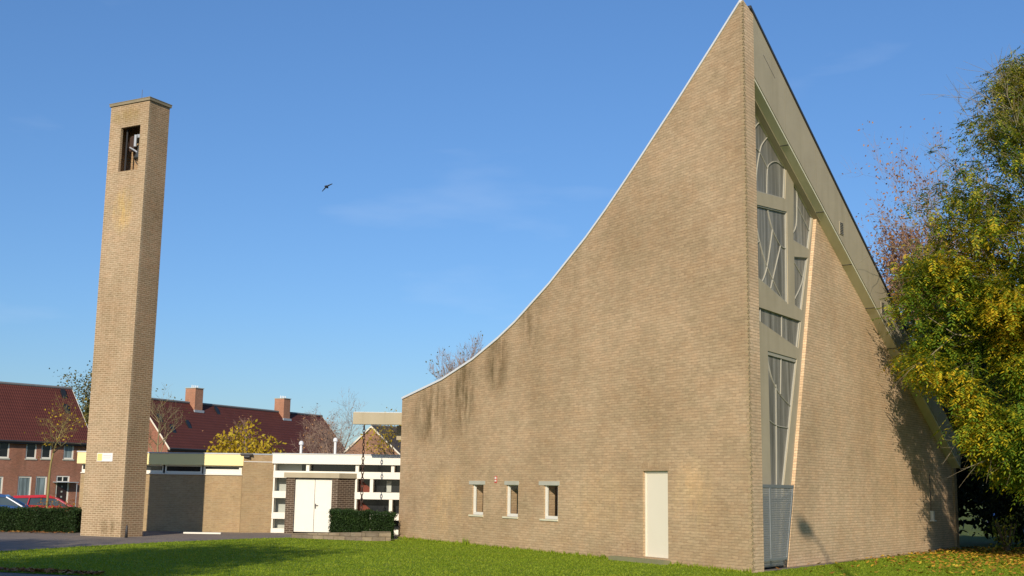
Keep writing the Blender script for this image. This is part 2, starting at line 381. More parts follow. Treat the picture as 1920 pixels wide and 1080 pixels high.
M_FALL = leafmat('fallen_leaf', [(0, (.20, .08, .02)), (.45, (.40, .20, .03)), (.8, (.55, .34, .03)), (1, (.65, .48, .06))], None, .1)
M_FALL2 = leafmat('brown_fallen_leaf', [(0, (.16, .06, .02)), (.5, (.33, .13, .03)), (1, (.46, .25, .06))], None, .1)
# grass blades
NB = 190000
x = rng.uniform(-15, 17, NB); y = 21 + 20 * rng.random(NB) ** 1.35
k = inpoly(x, y, LAWN) & (np.abs(x) < .46 * y + 1)
x = x[k]; y = y[k]; n_ = len(x); h = rng.uniform(.014, .038, n_); a = rng.uniform(0, 2 * np.pi, n_); wd = rng.uniform(.006, .014, n_)
V = np.zeros((n_, 3, 3)); V[:, :, 2] = .004
V[:, 0, 0] = x - np.cos(a) * wd; V[:, 0, 1] = y - np.sin(a) * wd; V[:, 1, 0] = x + np.cos(a) * wd; V[:, 1, 1] = y + np.sin(a) * wd
V[:, 2, 0] = x + rng.normal(0, .018, n_); V[:, 2, 1] = y + rng.normal(0, .018, n_); V[:, 2, 2] += h
o = fastmesh('grass', V.reshape(-1, 3), 3, M_BLADE); tag(o, 'short green grass blades covering the church lawn', 'grass', kind='stuff')
# tufts along the wall feet
tx, ty, th = [], [], []
for i in range(2600):
    s = rng.uniform(0, 17); d = abs(rng.normal(0, .05)); q = CC + exA * s + nA * (d + .02)
    tx.append(q.x); ty.append(q.y); th.append(rng.uniform(.03, .09) * (2.8 if 12.2 < s < 12.6 else (1.6 if (s * 1.7) % 1 < .2 else 1)))
tx = np.array(tx); ty = np.array(ty); th = np.array(th); n_ = len(tx); a = rng.uniform(0, 6.28, n_)
V = np.zeros((n_, 3, 3)); V[:, 0] = np.c_[tx - .016*np.cos(a), ty - .016*np.sin(a), np.zeros(n_)]; V[:, 1] = np.c_[tx + .016*np.cos(a), ty + .016*np.sin(a), np.zeros(n_)]
V[:, 2] = np.c_[tx + rng.normal(0, .03, n_), ty + rng.normal(0, .03, n_), th]
o = fastmesh('long_grass', V.reshape(-1, 3), 3, M_BLADE); tag(o, 'longer grass tufts along the foot of the brick side wall', 'grass', kind='stuff')
def scatter_leaves(name, label, n_, fx, mat, size=(.03, .07)):
    P = fx(n_); n_ = len(P); a = rng.uniform(0, 6.28, n_); s = rng.uniform(*size, n_); V = np.zeros((n_, 4, 3))
    tl = rng.uniform(-.5, .5, (n_, 2))
    for i, (u, v) in enumerate(((-1, 0), (0, -.62), (1, 0), (0, .62))):
        dx = (u * np.cos(a) - v * np.sin(a)) * s; dy = (u * np.sin(a) + v * np.cos(a)) * s
        V[:, i, 0] = P[:, 0] + dx; V[:, i, 1] = P[:, 1] + dy; V[:, i, 2] = P[:, 2] + s * .55 + tl[:, 0] * dx + tl[:, 1] * dy
    o = fastmesh(name, V.reshape(-1, 4), 4, mat) if False else fastmesh(name, V.reshape(-1, 3), 4, mat)
    tag(o, label, 'leaves', kind='stuff'); return o
def fR(n_):
    x = rng.uniform(5.5, 20, n_); y = rng.uniform(24, 39, n_)
    cx = x / y
    dens = np.clip((cx - .22) * 5, 0, 1) ** 1.4 * np.clip((y - 24) / 11, .10, 1) + .01
    out = (x - CC.x) * nB.x + (y - CC.y) * nB.y > -.15
    k = (rng.random(n_) < dens) & out
    return np.c_[x[k], y[k], np.full(k.sum(), .03)]
scatter_leaves('fallen_leaves', 'yellow leaves lying on the lawn under the big tree', 19000, fR, M_FALL)
def fL(n_):
    a_ = grd(0, 1070); b_ = grd(190, 1078); t = rng.random(n_) * 1.1 - .1; x = a_.x + (b_.x - a_.x) * t; y = a_.y + (b_.y - a_.y) * t + rng.normal(0, .14, n_)
    return np.c_[x, y, np.full(n_, .01)]
scatter_leaves('fallen_leaves', 'brown leaves along the near left edge of the lawn', 520, fL, M_FALL2)
def fH(n_):
    x = rng.uniform(-22, -14.5, n_); y = 40.3 + rng.normal(0, .25, n_)
    return np.c_[x, y, np.full(n_, .01)]
scatter_leaves('fallen_leaves', 'orange leaves along the foot of the long clipped hedge', 420, fH, M_FALL2)

# ------------------------------------------------------------------ church
church = root('church', 'modern church with brick sides rising in a sharp peak and a sloping concrete roof slab', 'church')
FA = frame(CC, exA, nA); FB = frame(CC, exB, nB)
ATOP = [(17.15, 4.62), (14.29, 5.07), (12.29, 5.55), (10.77, 6.05), (9.81, 6.43), (8.0, 7.30), (6.22, 8.30), (5.32, 8.88), (4.46, 9.48), (3.87, 9.9), (2.4, 10.97), (0.98, 12.04), (.06, 12.75)]
WIN = [(11.50, 12.17, .90, 1.79), (9.54, 10.19, .90, 1.79), (7.50, 8.20, .89, 1.79)]
DOOR = (2.84, 3.80, .14, 2.15)
mb = MB(); mb.prism([[(0.26, -.3), (17.15, -.3)] + ATOP[:-1] + [(.26, 12.60)]] + [rect(*w_) for w_ in WIN] + [rect(*DOOR)], FA, 0, .36)
mb.build('side_wall', M_A, church)
def mk(fn, name, mats, parent=church, **k):
    mb = MB(); fn(mb); return mb.build(name, mats, parent, **k)
wl = ['', '', '']
for i, (a, b, c, d) in enumerate(WIN):
    wn = mk(lambda m: (m.prism([rect(a + .003, b - .003, c + .003, d - .003), rect(a + .075, b - .06, c + .085, d - .02)], FA, .045, .115)), 'window', M_WHITE)
    mk(lambda m: m.box((a + .06, .075, c + .07), (b - .05, .083, d - .01), FA), 'pane', M_CLEAR, wn)
    la, lb = ((11.40, 12.36), (9.50, 10.28), (7.43, 8.45))[i]
    mk(lambda m: m.box((la, -.012, d - .002), (lb, .02, d + .105), FA), 'lintel', M_CON2, wn)
    mk(lambda m: m.box((a - .02, -.03, c - .045), (b + .16, .05, c), FA), 'sill', M_DARK if False else M_SOF, wn)
mk(lambda m: (m.prism([rect(DOOR[0] + .003, DOOR[1] - .003, DOOR[2], DOOR[3] - .003), rect(DOOR[0] + .05, DOOR[1] - .05, DOOR[2] + .01, DOOR[3] - .05)], FA, .06, .16)), 'door_frame', M_CREAM)
dr = mk(lambda m: m.box((DOOR[0] + .053, .075, DOOR[2] + .012), (DOOR[1] - .053, .13, DOOR[3] - .053), FA), 'door', M_CREAM)
mk(lambda m: m.box((DOOR[0] - .10, -.22, -.1), (DOOR[1] + 1.1, .06, .10), FA), 'doorstep', M_STEP)
mk(lambda m: m.box((DOOR[0] - .05, -.003, DOOR[3] + .01), (DOOR[1] + .05, .0, DOOR[3] + .2), FA), 'door_arch', brick('soldier_course', (.54, .40, .25), (.46, .34, .21), (.38, .27, .17), bw=.067, rh=.2, blotch=(.85, .8, .78)))
# little red sign
sg = mk(lambda m: m.box((10.72, -.012, 1.84), (10.85, 0, 2.03), FA), 'wall_sign', plain('sign_red', (.55, .09, .07), .5))
mk(lambda m: (m.box((10.74, -.016, 1.95), (10.83, -.012, 2.01), FA), m.box((10.74, -.016, 1.88), (10.83, -.012, 1.925), FA)), 'sign_text', M_WHITE, sg)
# remaining walls
PL = FA(17.15, 0, 0); LB_ = 15.9
PR = FB(LB_, .23, 0); PD = Vector((PL.x + .6, PL.y + 10.5, 0))
def quadwall(m, P, Q, zp, zq, th=.3, z0=-.6):
    d = (Q - P).normalized(); n = Vector((d.y, -d.x, 0))
    def fr(s, dd, z): return P + d * s - n * dd + Vector((0, 0, z))
    L = (Q - P).length
    m.prism([[(0, z0), (L, z0), (L, zq), (0, zp)]], fr, 0, th)
mk(lambda m: quadwall(m, FA(17.15, .36, 0) + Vector((0, 0, 0)), PD, 4.6, 2.9), 'end_wall', M_A)
mk(lambda m: quadwall(m, PD, PR, 2.9, 2.9), 'rear_wall', M_A)
# roof: ruled sheet between the curved edge and the slab edge
def zA(s):
    P = ATOP[::-1]
    for (s0, z0), (s1, z1) in zip(P, P[1:]):
        if s <= s1: return z0 + (z1 - z0) * (s - s0) / (s1 - s0)
    return P[-1][1]
def zB(s): return 12.95 - .6015 * s
def roofsheet(m):
    nu, nv = 20, 16
    for off, k in ((0.0, 0), (-.12, 1)):
        for j in range(nv + 1):
            for i in range(nu + 1):
                u = i / nu; v = j / nv
                a_ = FA(.06 + u * 17.09, .05, 0); b_ = FB(v * 15.8, .05, 0)
                far = PD
                P = (FA(.06, .05, 0) * (1 - u) + FA(17.15, .05, 0) * u) * (1 - v) + (FB(15.8, .05, 0) * (1 - u) + far * u) * v
                za = zA(.06 + u * 17.09); zb = zB(v * 15.8)
                z = 2.7 + (za - 2.7) * (max(zb, 2.9) - 2.7) / (12.9 - 2.7)
                m.v.append((P.x, P.y, z + off))
        b0 = k * (nu + 1) * (nv + 1)
        for j in range(nv):
            for i in range(nu):
                q = b0 + j * (nu + 1) + i; m.f.append((q, q + 1, q + nu + 2, q + nu + 1)); m.m.append(0)
mk(roofsheet, 'roof', M_ROOFF)
def trimA(m):
    P = ATOP[::-1]
    # resample smoothly
    for (s0, z0), (s1, z1) in zip(P, P[1:]):
        for d0, d1 in ((-.035, .10),):
            a = [FA(s0, d0, z0 - .012), FA(s1, d0, z1 - .012), FA(s1, d0, z1 + .055), FA(s0, d0, z0 + .055)]
            b = [FA(s0, d1, z0 - .012), FA(s1, d1, z1 - .012), FA(s1, d1, z1 + .055), FA(s0, d1, z0 + .055)]
            m.add(a + b, [(0, 1, 2, 3), (7, 6, 5, 4), (0, 4, 5, 1), (3, 2, 6, 7), (0, 3, 7, 4), (1, 5, 6, 2)])
mk(trimA, 'roof_edge_trim', M_TRIM)
# pier at the sharp corner, toothed with alternate projecting courses
def pier(m):
    pts = [(FA(.2595, 0, 0), 12.60), (FA(.03, 0, 0), 12.76), (FB(.03, 0, 0), 12.80), (FB(.575, 0, 0), 12.62), (FB(.575, .40, 0), 12.62), (FA(.2595, .36, 0), 12.55)]
    vs = [Vector((p.x, p.y, -.3)) for p, z in pts] + [Vector((p.x, p.y, z)) for p, z in pts]
    m.add(vs, [(0, 1, 7, 6)], 1); m.add(vs, [(5, 4, 3, 2, 1, 0), (6, 7, 8, 9, 10, 11)] + [(i, (i + 1) % 6, 6 + (i + 1) % 6, 6 + i) for i in range(1, 6)], 0)
mk(pier, 'corner_pier', [M_B, M_A])
def teeth(m):
    rh = .067; i = 0; z = -.02
    while z < 12.72:
        if i % 2 == 0: pts = [FA(.10, -.003, 0), FA(-.02, -.003, 0), FB(.02, -.012, 0), FB(.03, -.003, 0)]
        else: pts = [FA(.03, -.003, 0), FA(.02, -.012, 0), FB(-.02, -.003, 0), FB(.10, -.003, 0)]
        c_ = FB(.1, .1, 0); zz0, zz1 = z + .007, z + rh - .007
        base = [Vector((p.x, p.y, zz0)) for p in pts]; top = [Vector((p.x, p.y, zz1)) for p in pts]
        m.add(base + top, [(3, 2, 1, 0), (4, 5, 6, 7), (0, 1, 5, 4), (1, 2, 6, 5), (2, 3, 7, 6), (3, 0, 4, 7)])
        z += rh; i += 1
mk(teeth, 'corner_brick_teeth', plain('corner_brick', (.40, .30, .175), .95, .1, var=.35, scale=5))
# brick facade wall with its leaning left edge
def soff(s): return 11.44 - .556 * s
mk(lambda m: m.prism([[(2.54, -.3), (LB_, -.3), (LB_, soff(LB_) + .05), (4.93, soff(4.93) + .05), (2.56, .03)]], FB, .295, .55), 'facade_wall', M_B)
# concrete window screen
P1 = [(1.2, 8.62), (3.10, 8.80), (3.22, 9.62), (1.2, 10.76)]
P2 = [(3.56, 7.85), (4.53, 7.79), (4.86, 8.70), (3.66, 9.37)]
P3 = [(1.2, 6.63), (3.13, 6.19), (3.20, 8.50), (1.2, 8.30)]
P4 = [(3.55, 6.22), (3.97, 6.15), (4.47, 7.56), (3.58, 7.44)]
P5 = [(1.2, 5.62), (3.69, 5.17), (3.92, 5.87), (1.2, 5.90)]
P6 = [(1.90, .26), (2.34, .26), (2.62, 1.84), (3.60, 4.90), (1.875, 4.93)]
mk(lambda m: m.prism([[(.50, .03), (2.80, .03), (3.04, 1.84), (3.50, 3.26), (4.02, 4.90), (4.42, 6.15), (4.98, 7.79), (5.30, 8.66), (.50, 11.30)], P1, P2, P3, P4, P5, P6], FB, .38, .50), 'window_screen', M_CON)
for P, L in ((P1, [[(1.821, 10.45), (1.596, 10.3), (1.404, 10.132)], [(2.242, 10.18), (1.945, 9.95), (1.783, 9.75), (1.572, 9.222), (1.455, 8.628)], [(1.385, 9.723), (1.747, 9.66), (2.195, 9.358)], [(2.099, 8.70), (2.159, 9.30), (2.297, 9.5), (2.688, 9.66), (3.18, 9.62)]]),
             (P2, [[(3.663, 9.35), (3.948, 9.15), (3.936, 8.797), (3.851, 8.274), (3.564, 7.99)], [(3.954, 8.815), (4.693, 8.305)]]),
             (P3, [[(1.397, 8.014), (1.639, 7.473), (2.065, 6.906), (2.967, 6.212)], [(2.11, 8.38), (2.396, 7.908), (2.854, 7.596), (3.177, 7.586)], [(2.396, 7.908), (2.036, 6.94), (1.71, 6.51)], [(2.854, 7.596), (2.193, 6.41)], [(1.3, 7.33), (1.609, 7.481)]]),
             (P4, [[(3.6, 7.36), (4.147, 7.046)], [(4.44, 7.5), (4.135, 6.868), (3.595, 6.349)]]),
             (P5, [[(2.818, 5.87), (2.791, 5.34)], [(1.592, 5.89), (1.578, 5.56)]]),
             (P6, [[(1.89, 4.862), (2.145, 4.34), (2.586, 3.986), (3.2, 3.744)], [(2.732, 4.897), (2.651, 3.98)], [(2.396, 4.185), (2.301, 1.839), (2.168, 0.28)], [(1.912, 3.349), (2.39, 3.226), (3.08, 3.209)]])):
    pn = mk(lambda m: m.prism([P], FB, .435, .445), 'stained_window', M_GLC)
    for l in L:
        def bars(m, l=l):
            # smooth the polyline
            pts = l
            if len(l) > 2:
                pts = []
                for i in range(len(l) - 1):
                    p0 = l[max(i-1, 0)]; p1 = l[i]; p2 = l[i+1]; p3 = l[min(i+2, len(l)-1)]
                    for t in (0, .25, .5, .75):
                        pts.append(tuple(.5*((2*p1[k]) + (-p0[k]+p2[k])*t + (2*p0[k]-5*p1[k]+4*p2[k]-p3[k])*t*t + (-p0[k]+3*p1[k]-3*p2[k]+p3[k])*t**3) for k in (0, 1)))
                pts.append(l[-1])
            m.tube([FB(s, .425, z) for s, z in pts], .015, 5)
        mk(bars, 'tracery', M_LEAD, pn)
    def rim(m, P=P):
        c_ = (sum(p[0] for p in P) / len(P), sum(p[1] for p in P) / len(P))
        inn = [(c_[0] + (p[0] - c_[0]) * .965, c_[1] + (p[1] - c_[1]) * .965) for p in P]
        m.prism([P, inn], FB, .40, .434)
    mk(rim, 'window_frame', M_LEAD, pn)
mk(lambda m: m.prism([[(.577, soff(.577) - .085), (5.0, soff(5.0) - .085), (4.81, soff(4.81) + .04), (.577, soff(.577) + .04)]], FB, .23, .379), 'screen_head', M_CON)
# sloping roof slab
def slab(m):
    m.prism([[(.57, 12.62), (LB_, zB(LB_) - .04), (LB_, 2.62), (.57, 11.13)]], FB, 0, .62)
mk(slab, 'roof_slab', [M_CON])
mk(lambda m: m.prism([[(.60, 11.10), (LB_, 2.602), (LB_, 2.54), (.60, 11.04)]], FB, .012, .62), 'slab_soffit', M_SOF)
mk(lambda m: m.prism([[(.40, 12.72), (LB_ + .03, zB(LB_) - .03), (LB_ + .03, zB(LB_) + .04), (.40, 12.79)]], FB, -.03, .3), 'slab_coping', M_DARK)
mk(lambda m: [m.prism([[(s, zb_ ), (s + .012, zb_), (s + .012, zb_ + .45), (s, zb_ + .45)]], FB, -.003, .01) for s, zb_ in ()] or m.prism([[(1.1, 11.8), (1.75, 11.42), (1.75, 11.435), (1.1, 11.815)]], FB, -.003, .01), 'slab_joint', M_DARK)
for s in (2.3, 4.2, 6.1, 8.0, 9.9, 11.8, 13.7): mk(lambda m: m.prism([[(s, 11.18 - .555 * (s - .5)), (s + .010, 11.18 - .555 * (s - .5)), (s + .010, zB(s) - .08), (s, zB(s) - .08)]], FB, -.0025, .01), 'panel_joint', M_SOFJ)
for s in (2.5, 4.7, 6.6, 8.3, 10.0): mk(lambda m: m.prism([[(s, soff(s) - .074), (s + .016, soff(s + .016) - .074), (s + .016, soff(s) - .05), (s, soff(s) - .05)]], FB, .02, .29), 'soffit_joint', M_DARK)
for s, z in ((5.84, 8.53), (8.87, 6.82)):
    vn = mk(lambda m: m.box((s - .13, -.015, z - .17), (s + .13, .0, z + .17), FB), 'vent', M_CON)
    mk(lambda m: [m.box((s - .11, -.022, z - .15 + i * .045), (s + .11, -.015, z - .15 + i * .045 + .022), FB) for i in range(7)], 'louvre', M_DARK, vn)
# wire cage over the window foot
def cage(m):
    d = .15
    def xr(z): return 2.14 + (z - .22) * .29
    z = .24
    while z < 1.80:
        m.tube([FB(.58, d, z), FB(xr(z), d, z)], .007, 4); m.tube([FB(xr(z), d, z), FB(xr(z) + .22, .38, z)], .007, 4); z += .05
    s = .62
    while s < 2.60:
        z0 = .24 if s < 2.14 else .24 + (s - 2.14) / .29
        if z0 < 1.78: m.tube([FB(s, d, z0), FB(s, d, 1.80)], .007, 4)
        s += .045
    for i in range(5): m.tube([FB(xr(.24) + .05 * i, d + .05 * i, .24), FB(xr(1.8) + .05 * i, d + .05 * i, 1.8)], .007, 4)
mk(cage, 'window_guard', M_WIRE)
def cagef(m):
    m.box((.58, .135, 1.79), (2.60, .16, 1.86), FB); m.box((.58, .135, .2), (2.17, .16, .25), FB); m.box((1.26, .13, .25), (1.32, .16, 1.79), FB)
    m.prism([[(2.12, .2), (2.16, .2), (2.63, 1.86), (2.58, 1.86)]], FB, .135, .16); m.prism([[(2.34, .2), (2.38, .2), (2.86, 1.86), (2.82, 1.86)]], FB, .34, .37)
    m.prism([[(2.56, 1.82), (2.62, 1.82), (2.62, 1.86), (2.56, 1.86)]], FB, .16, .36)
mk(cagef, 'window_guard_frame', M_WIRE)
mk(lambda m: m.box((1.0, .34, .06), (2.36, .40, .22), FB), 'window_plinth', M_CON2)
lamp = mk(lambda m: (m.box((13.44, .195, .93), (13.54, .295, 1.2), FB), m.box((13.38, .16, .89), (13.60, .295, .93), FB)), 'wall_lamp', M_WHITE)
mk(lambda m: m.tube([FB(13.50, .285, 1.2), FB(13.50, .285, 2.3)], .012, 6), 'cable', M_DARK)
# water spout beam at the low end
bm_l = at(662, 784, 41.25); 
def beam(m):
    y0 = 41.25; z0 = at(700, 795.5, 41.25).z; z1 = at(700, 773.5, 41.25).z
    m.box((bm_l.x, y0, z0), (PL.x + .12, y0 + .30, z1)); 
mk(beam, 'spout_beam', M_CON)
mk(lambda m: m.box((PL.x - .3, 42.0, 3.3), (PL.x + .5, 42.3, 3.80)), 'beam_bracket', M_CON)
mk(lambda m: m.box((bm_l.x + .02, 41.27, at(700, 773.5, 41.25).z + .002), (PL.x + .1, 41.5, at(700, 773.5, 41.25).z + .02)), 'spout_flashing', M_ZINC)

# chain
cx_ = at(680, 880, 41.4)
def chain(m):
    z = 3.76; i = 0
    while z > .08:
        pts = []
        for k in range(13):
            t = 2 * math.pi * k / 12; u = math.cos(t) * .038; v = math.sin(t) * .078
            pts.append((cx_.x + (u if i % 2 else u * .25), 41.4 + (u * .25 if i % 2 else u), z - .07 + v))
        m.tube(pts, .016, 5, cap=False); z -= .118; i += 1
mb = MB(); chain(mb); ch = mb.build('chain', M_IRON); tag(ch, 'dark iron rain chain hanging from the concrete spout beam beside the hedge', 'chain')

# ------------------------------------------------------------------ bell tower
tower = root('bell_tower', 'tall slender brick bell tower with an open niche near the top', 'bell tower')
TC = Vector((-12.19, 38.28, 0)); taz = R(61.7); exT = Vector((-math.sin(taz), math.cos(taz), 0)); nT = Vector((-math.cos(taz), -math.sin(taz), 0))
FT = frame(TC, exT, nT)         # s along the broad face (to the left), d inward
WT, DT, HT = 1.77, .93, 14.30
OP = (.35, 1.24, 11.97, 13.50)
def shaft(m):
    m.prism([rect(0, WT, -.3, HT), rect(*OP)], FT, 0, .10)
    for q in ((0, .22, 0, DT), ):
        pass
mk(shaft, 'front_wall', M_T, tower)
def sides(m):
    m.box((.0, .1005, -.3), (.12, DT, HT), FT); m.box((WT - .12, .1005, -.3), (WT, DT, HT), FT); m.box((.1205, DT - .2, -.3), (WT - .1205, DT, HT), FT)
    m.box((.1205, .1005, 11.2), (WT - .1205, DT - .2005, 11.95), FT)
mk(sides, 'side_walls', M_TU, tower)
mk(lambda m: m.box((-.045, -.045, HT), (WT + .045, DT + .045, HT + .09), FT), 'coping', M_COPE, tower)
mk(lambda m: m.box((-.055, -.055, HT + .09), (WT + .055, DT + .055, HT + .11), FT), 'coping_flashing', M_COPE, tower)
BP = FT(.60, .42, 12.62)
bellr = mk(lambda m: m.tube([BP + Vector((0, 0, dz * 1.15)) for dz in (-.16, -.12, -.02, .12, .26, .36, .42)], [r_ * 1.25 for r_ in (.235, .222, .185, .150, .130, .110, .04)], 20), 'bell', plain('bell_bronze', (.10, .105, .10), .42, .5, .6), tower, smooth=True)
mk(lambda m: m.tube([FT(.60, .42, 12.75), FT(.60, .42, 12.36)], [.012, .035], 8), 'clapper', M_DARK, bellr)
mk(lambda m: m.tube([FT(.74, .20, 12.84), FT(.74, .20, 13.24)], .05, 10), 'bell_motor', M_ZINC, tower)
mk(lambda m: m.box((.34, .24, 13.16), (.80, .36, 13.27), FT), 'headstock', M_ZINC, tower)
mk(lambda m: m.tube([FT(1.02, .30, 13.0), FT(1.0, .36, 13.0)], .27, 20), 'bell_wheel', M_IRON, tower)
mk(lambda m: (m.tube([FT(1.04, .26, 12.86), FT(.74, .22, 12.70), FT(.62, .20, 12.62)], .03, 6)), 'hammer', M_ZINC, tower)
mk(lambda m: m.tube([FT(.86, .3, 12.55), FT(.72, .28, 12.30), FT(.58, .26, 12.18), FT(.48, .26, 12.22)], .018, 5), 'bell_cable', M_DARK, tower)
mk(lambda m: m.tube([FT(1.16, .22, 11.96), FT(1.16, .22, 13.5)], .03, 6), 'niche_post', M_DARK, tower)
mk(lambda m: m.tube([FT(.9, .5, 14.4), FT(.9, .5, 14.95)], .008, 5), 'lightning_rod', M_DARK, tower)
plate = mk(lambda m: m.box((.56, -.02, 2.35), (1.25, .0, 2.62), FT), 'sign', plain('sign_white', (.80, .76, .72), .5, var=.02), tower)
mk(lambda m: m.box((1.02, -.024, 2.37), (1.23, -.020, 2.60), FT), 'sign_emblem', plain('sign_gold', (.85, .62, .22), .5, var=.15, scale=20), plate)
mk(lambda m: (m.box((.62, -.024, 2.52), (.97, -.020, 2.545), FT), m.box((.66, -.024, 2.455), (.97, -.020, 2.475), FT)), 'sign_text', plain('sign_grey', (.55, .56, .55), .6), plate)
bo = MB(); bp = grd(236.5, 1008); bo.tube([(bp.x, bp.y, 0), (bp.x, bp.y, .22), (bp.x, bp.y, .34), (bp.x, bp.y, .40)], [.045, .04, .028, .01], 10); o = bo.build('bollard', M_DARK, smooth=True)
tag(o, 'short dark metal post at the foot of the brick bell tower', 'bollard')

# ------------------------------------------------------------------ parish hall
hall = root('parish_hall', 'low flat-roofed brick hall with yellow and white fascias behind the bell tower', 'hall')
YH = 43.4; YW = 43.65
xl = at(144, 990, YH).x; xc = at(452, 995, YH).x; xw = at(510, 950, YW).x; xr = 2.5
F0 = frame((0, YH, 0), (1, 0, 0), (0, -1, 0)); F1 = frame((0, YW, 0), (1, 0, 0), (0, -1, 0))
def Z(py, px, Y): return at(px, py, Y).z
ztop = 2.86; zf0 = Z(872, 360, YH); zs = Z(888, 360, YH)
mk(lambda m: (m.box((xl, 0, -.5), (xc, .3, zs), F0), m.box((xl, .3, -.5), (xl + .3, 9, zs), F0)), 'front_wall', M_P, hall)
ztopF = Z(851, 360, YH)
mk(lambda m: m.box((xl - .12, -.14, zf0), (xc, .02, ztopF), F0), 'yellow_fascia', M_YEL, hall)
mk(lambda m: m.box((xl - .14, -.16, ztopF), (xc + .12, .05, ztopF + .045), F0), 'roof_edge', M_ZINC, hall)
mk(lambda m: m.box((xl, .021, zf0), (xc, 9, ztopF), F0), 'roof', M_ROOFF, hall)
def winband(m):
    m.box((xl, .03, zs - .0), (xc - .02, .08, zs + .05), F0); m.box((xl, -.03, zs - .03), (xc - .02, .028, zs), F0)
xs_ = [at(p_, 880, YH).x for p_ in (148, 155, 240, 304, 312, 376, 385, 448)]
for (a, b, hh) in ((0, 1, .05), (2, 3, .05), (4, 5, .03), (6, 7, .12)):
    x0, x1 = max(xs_[a], xl + .14), xs_[b]
    fr_ = mk(lambda m: m.prism([rect(x0 - .12, x1 + .1, zs + .002, zf0 - .002), rect(x0, x1, zs + .05 + hh, zf0 - .05)], F0, .02, .10), 'window', M_WHITE, hall)
    mk(lambda m: m.box((x0 - .01, .06, zs + .06), (x1 + .01, .07, zf0 - .03), F0), 'pane', M_GL, fr_)
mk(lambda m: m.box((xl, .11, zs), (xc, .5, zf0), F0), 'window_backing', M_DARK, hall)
mk(lambda m: m.box((xl, -.05, zs - .035), (xc - .02, .019, zs - .002), F0), 'window_sill', M_WHITE, hall)
# return wall
Pc = Vector((xc, YH, 0)); Pw = Vector((xw, YW, 0))
mk(lambda m: quadwall(m, Pc + Vector((0, -.17, 0)), Pw, ztopF, ztopF, .3, -.5), 'return_wall', M_P, hall)
mk(lambda m: quadwall(m, Pc + Vector((.01, -.18, 0)), Pw + Vector((.01, -.01, 0)), ztopF + .05, ztopF + .05, .3, ztopF), 'return_coping', M_ZINC, hall)
mk(lambda m: quadwall(m, Pc + Vector((.012, -.182, 0)), Pw + Vector((.012, -.012, 0)), Z(866, 480, 43.1) + .02, Z(866, 480, 43.1) + .02, .05, Z(866, 480, 43.1)), 'return_cable', M_TRIM, hall)
mk(lambda m: (m.tube([(xc + .02, YH - .2, ztopF - .08), (xc + .22, YH - .2, ztopF - .08)], .05, 8), m.box((xc - .12, YH - .22, ztopF - .02), (xc + .3, YH - .1, ztopF + .04))), 'rain_outlet', M_DARK, hall)
# white grid section
def X(px): return at(px, 925, YW).x
def ZZ(py, px=620): return at(px, py, YW).z
wz = [ZZ(852.5), ZZ(870.5), ZZ(884), ZZ(896.5)]
mk(lambda m: m.box((X(509), -.10, wz[1]), (xr, .25, wz[0]), F1), 'white_fascia', M_WHITE, hall)
mk(lambda m: m.box((X(508), -.12, wz[0]), (xr, .3, wz[0] + .03), F1), 'white_roof_edge', M_ZINC, hall)
mk(lambda m: m.box((X(509), .25, wz[1]), (xr, 9, wz[0] - .01), F1), 'rear_roof', M_ROOFF, hall)
zg = [ZZ(884), ZZ(897), ZZ(922), ZZ(935), ZZ(962), ZZ(974), ZZ(992), -.2]
def rail(m):
    x0 = X(511)
    m.box((x0, -.02, zg[1]), (xr, .45, zg[0]), F1)
    m.box((x0, -.02, zg[3]), (xr, .45, zg[2]), F1)
    m.box((x0, -.02, zg[5]), (xr, .45, zg[4]), F1)
    m.box((x0, -.02, zg[7]), (xr, .45, zg[6]), F1)
mk(rail, 'white_rail', M_WHITE, hall)
POSTS = []
def posts():
    e = .003
    def P(px0, px1, zl, zh): POSTS.append(((X(px0), .0, zl + e), (X(px1), .42, zh - e)))
    for a, b in ((511, 514), (572, 578), (665, 671), (732, 738)): P(a, b, zg[0], wz[1])
    for zl, zh in ((zg[2], zg[1]), (zg[4], zg[3]), (zg[6], zg[5])): P(511, 514, zl, zh); P(664, 669, zl, zh)
    P(693, 699, zg[2], zg[1]); P(730, 736, zg[4], zg[3]); P(700, 706, zg[6], zg[5])
posts()
for pst in POSTS: mk(lambda m: m.box(*pst, F1), 'white_post', M_WHITE, hall)
mk(lambda m: m.box((X(514) - .1, .46, -.2), (X(560), .50, wz[1]), F1), 'grey_infill_panel', M_GREYP, hall)
mk(lambda m: m.box((X(560) + .01, .47, -.2), (xr, .48, wz[1]), F1), 'glazing', M_GL, hall)
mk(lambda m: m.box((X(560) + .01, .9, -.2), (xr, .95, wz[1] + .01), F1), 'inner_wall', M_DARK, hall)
mk(lambda m: (m.prism([[(X(671), zg[2]), (X(692), zg[2]), (X(692), zg[2] + .14), (X(671), zg[1])]], F1, .452, .465), m.prism([[(X(669), zg[4]), (X(703), zg[4]), (X(669), zg[3])]], F1, .452, .465)), 'red_panel', M_RUST, hall)
mk(lambda m: m.box((X(722), .455, zg[2] + .02), (X(731), .466, zg[2] + .42), F1), 'interior_blind', M_GREYP, hall)
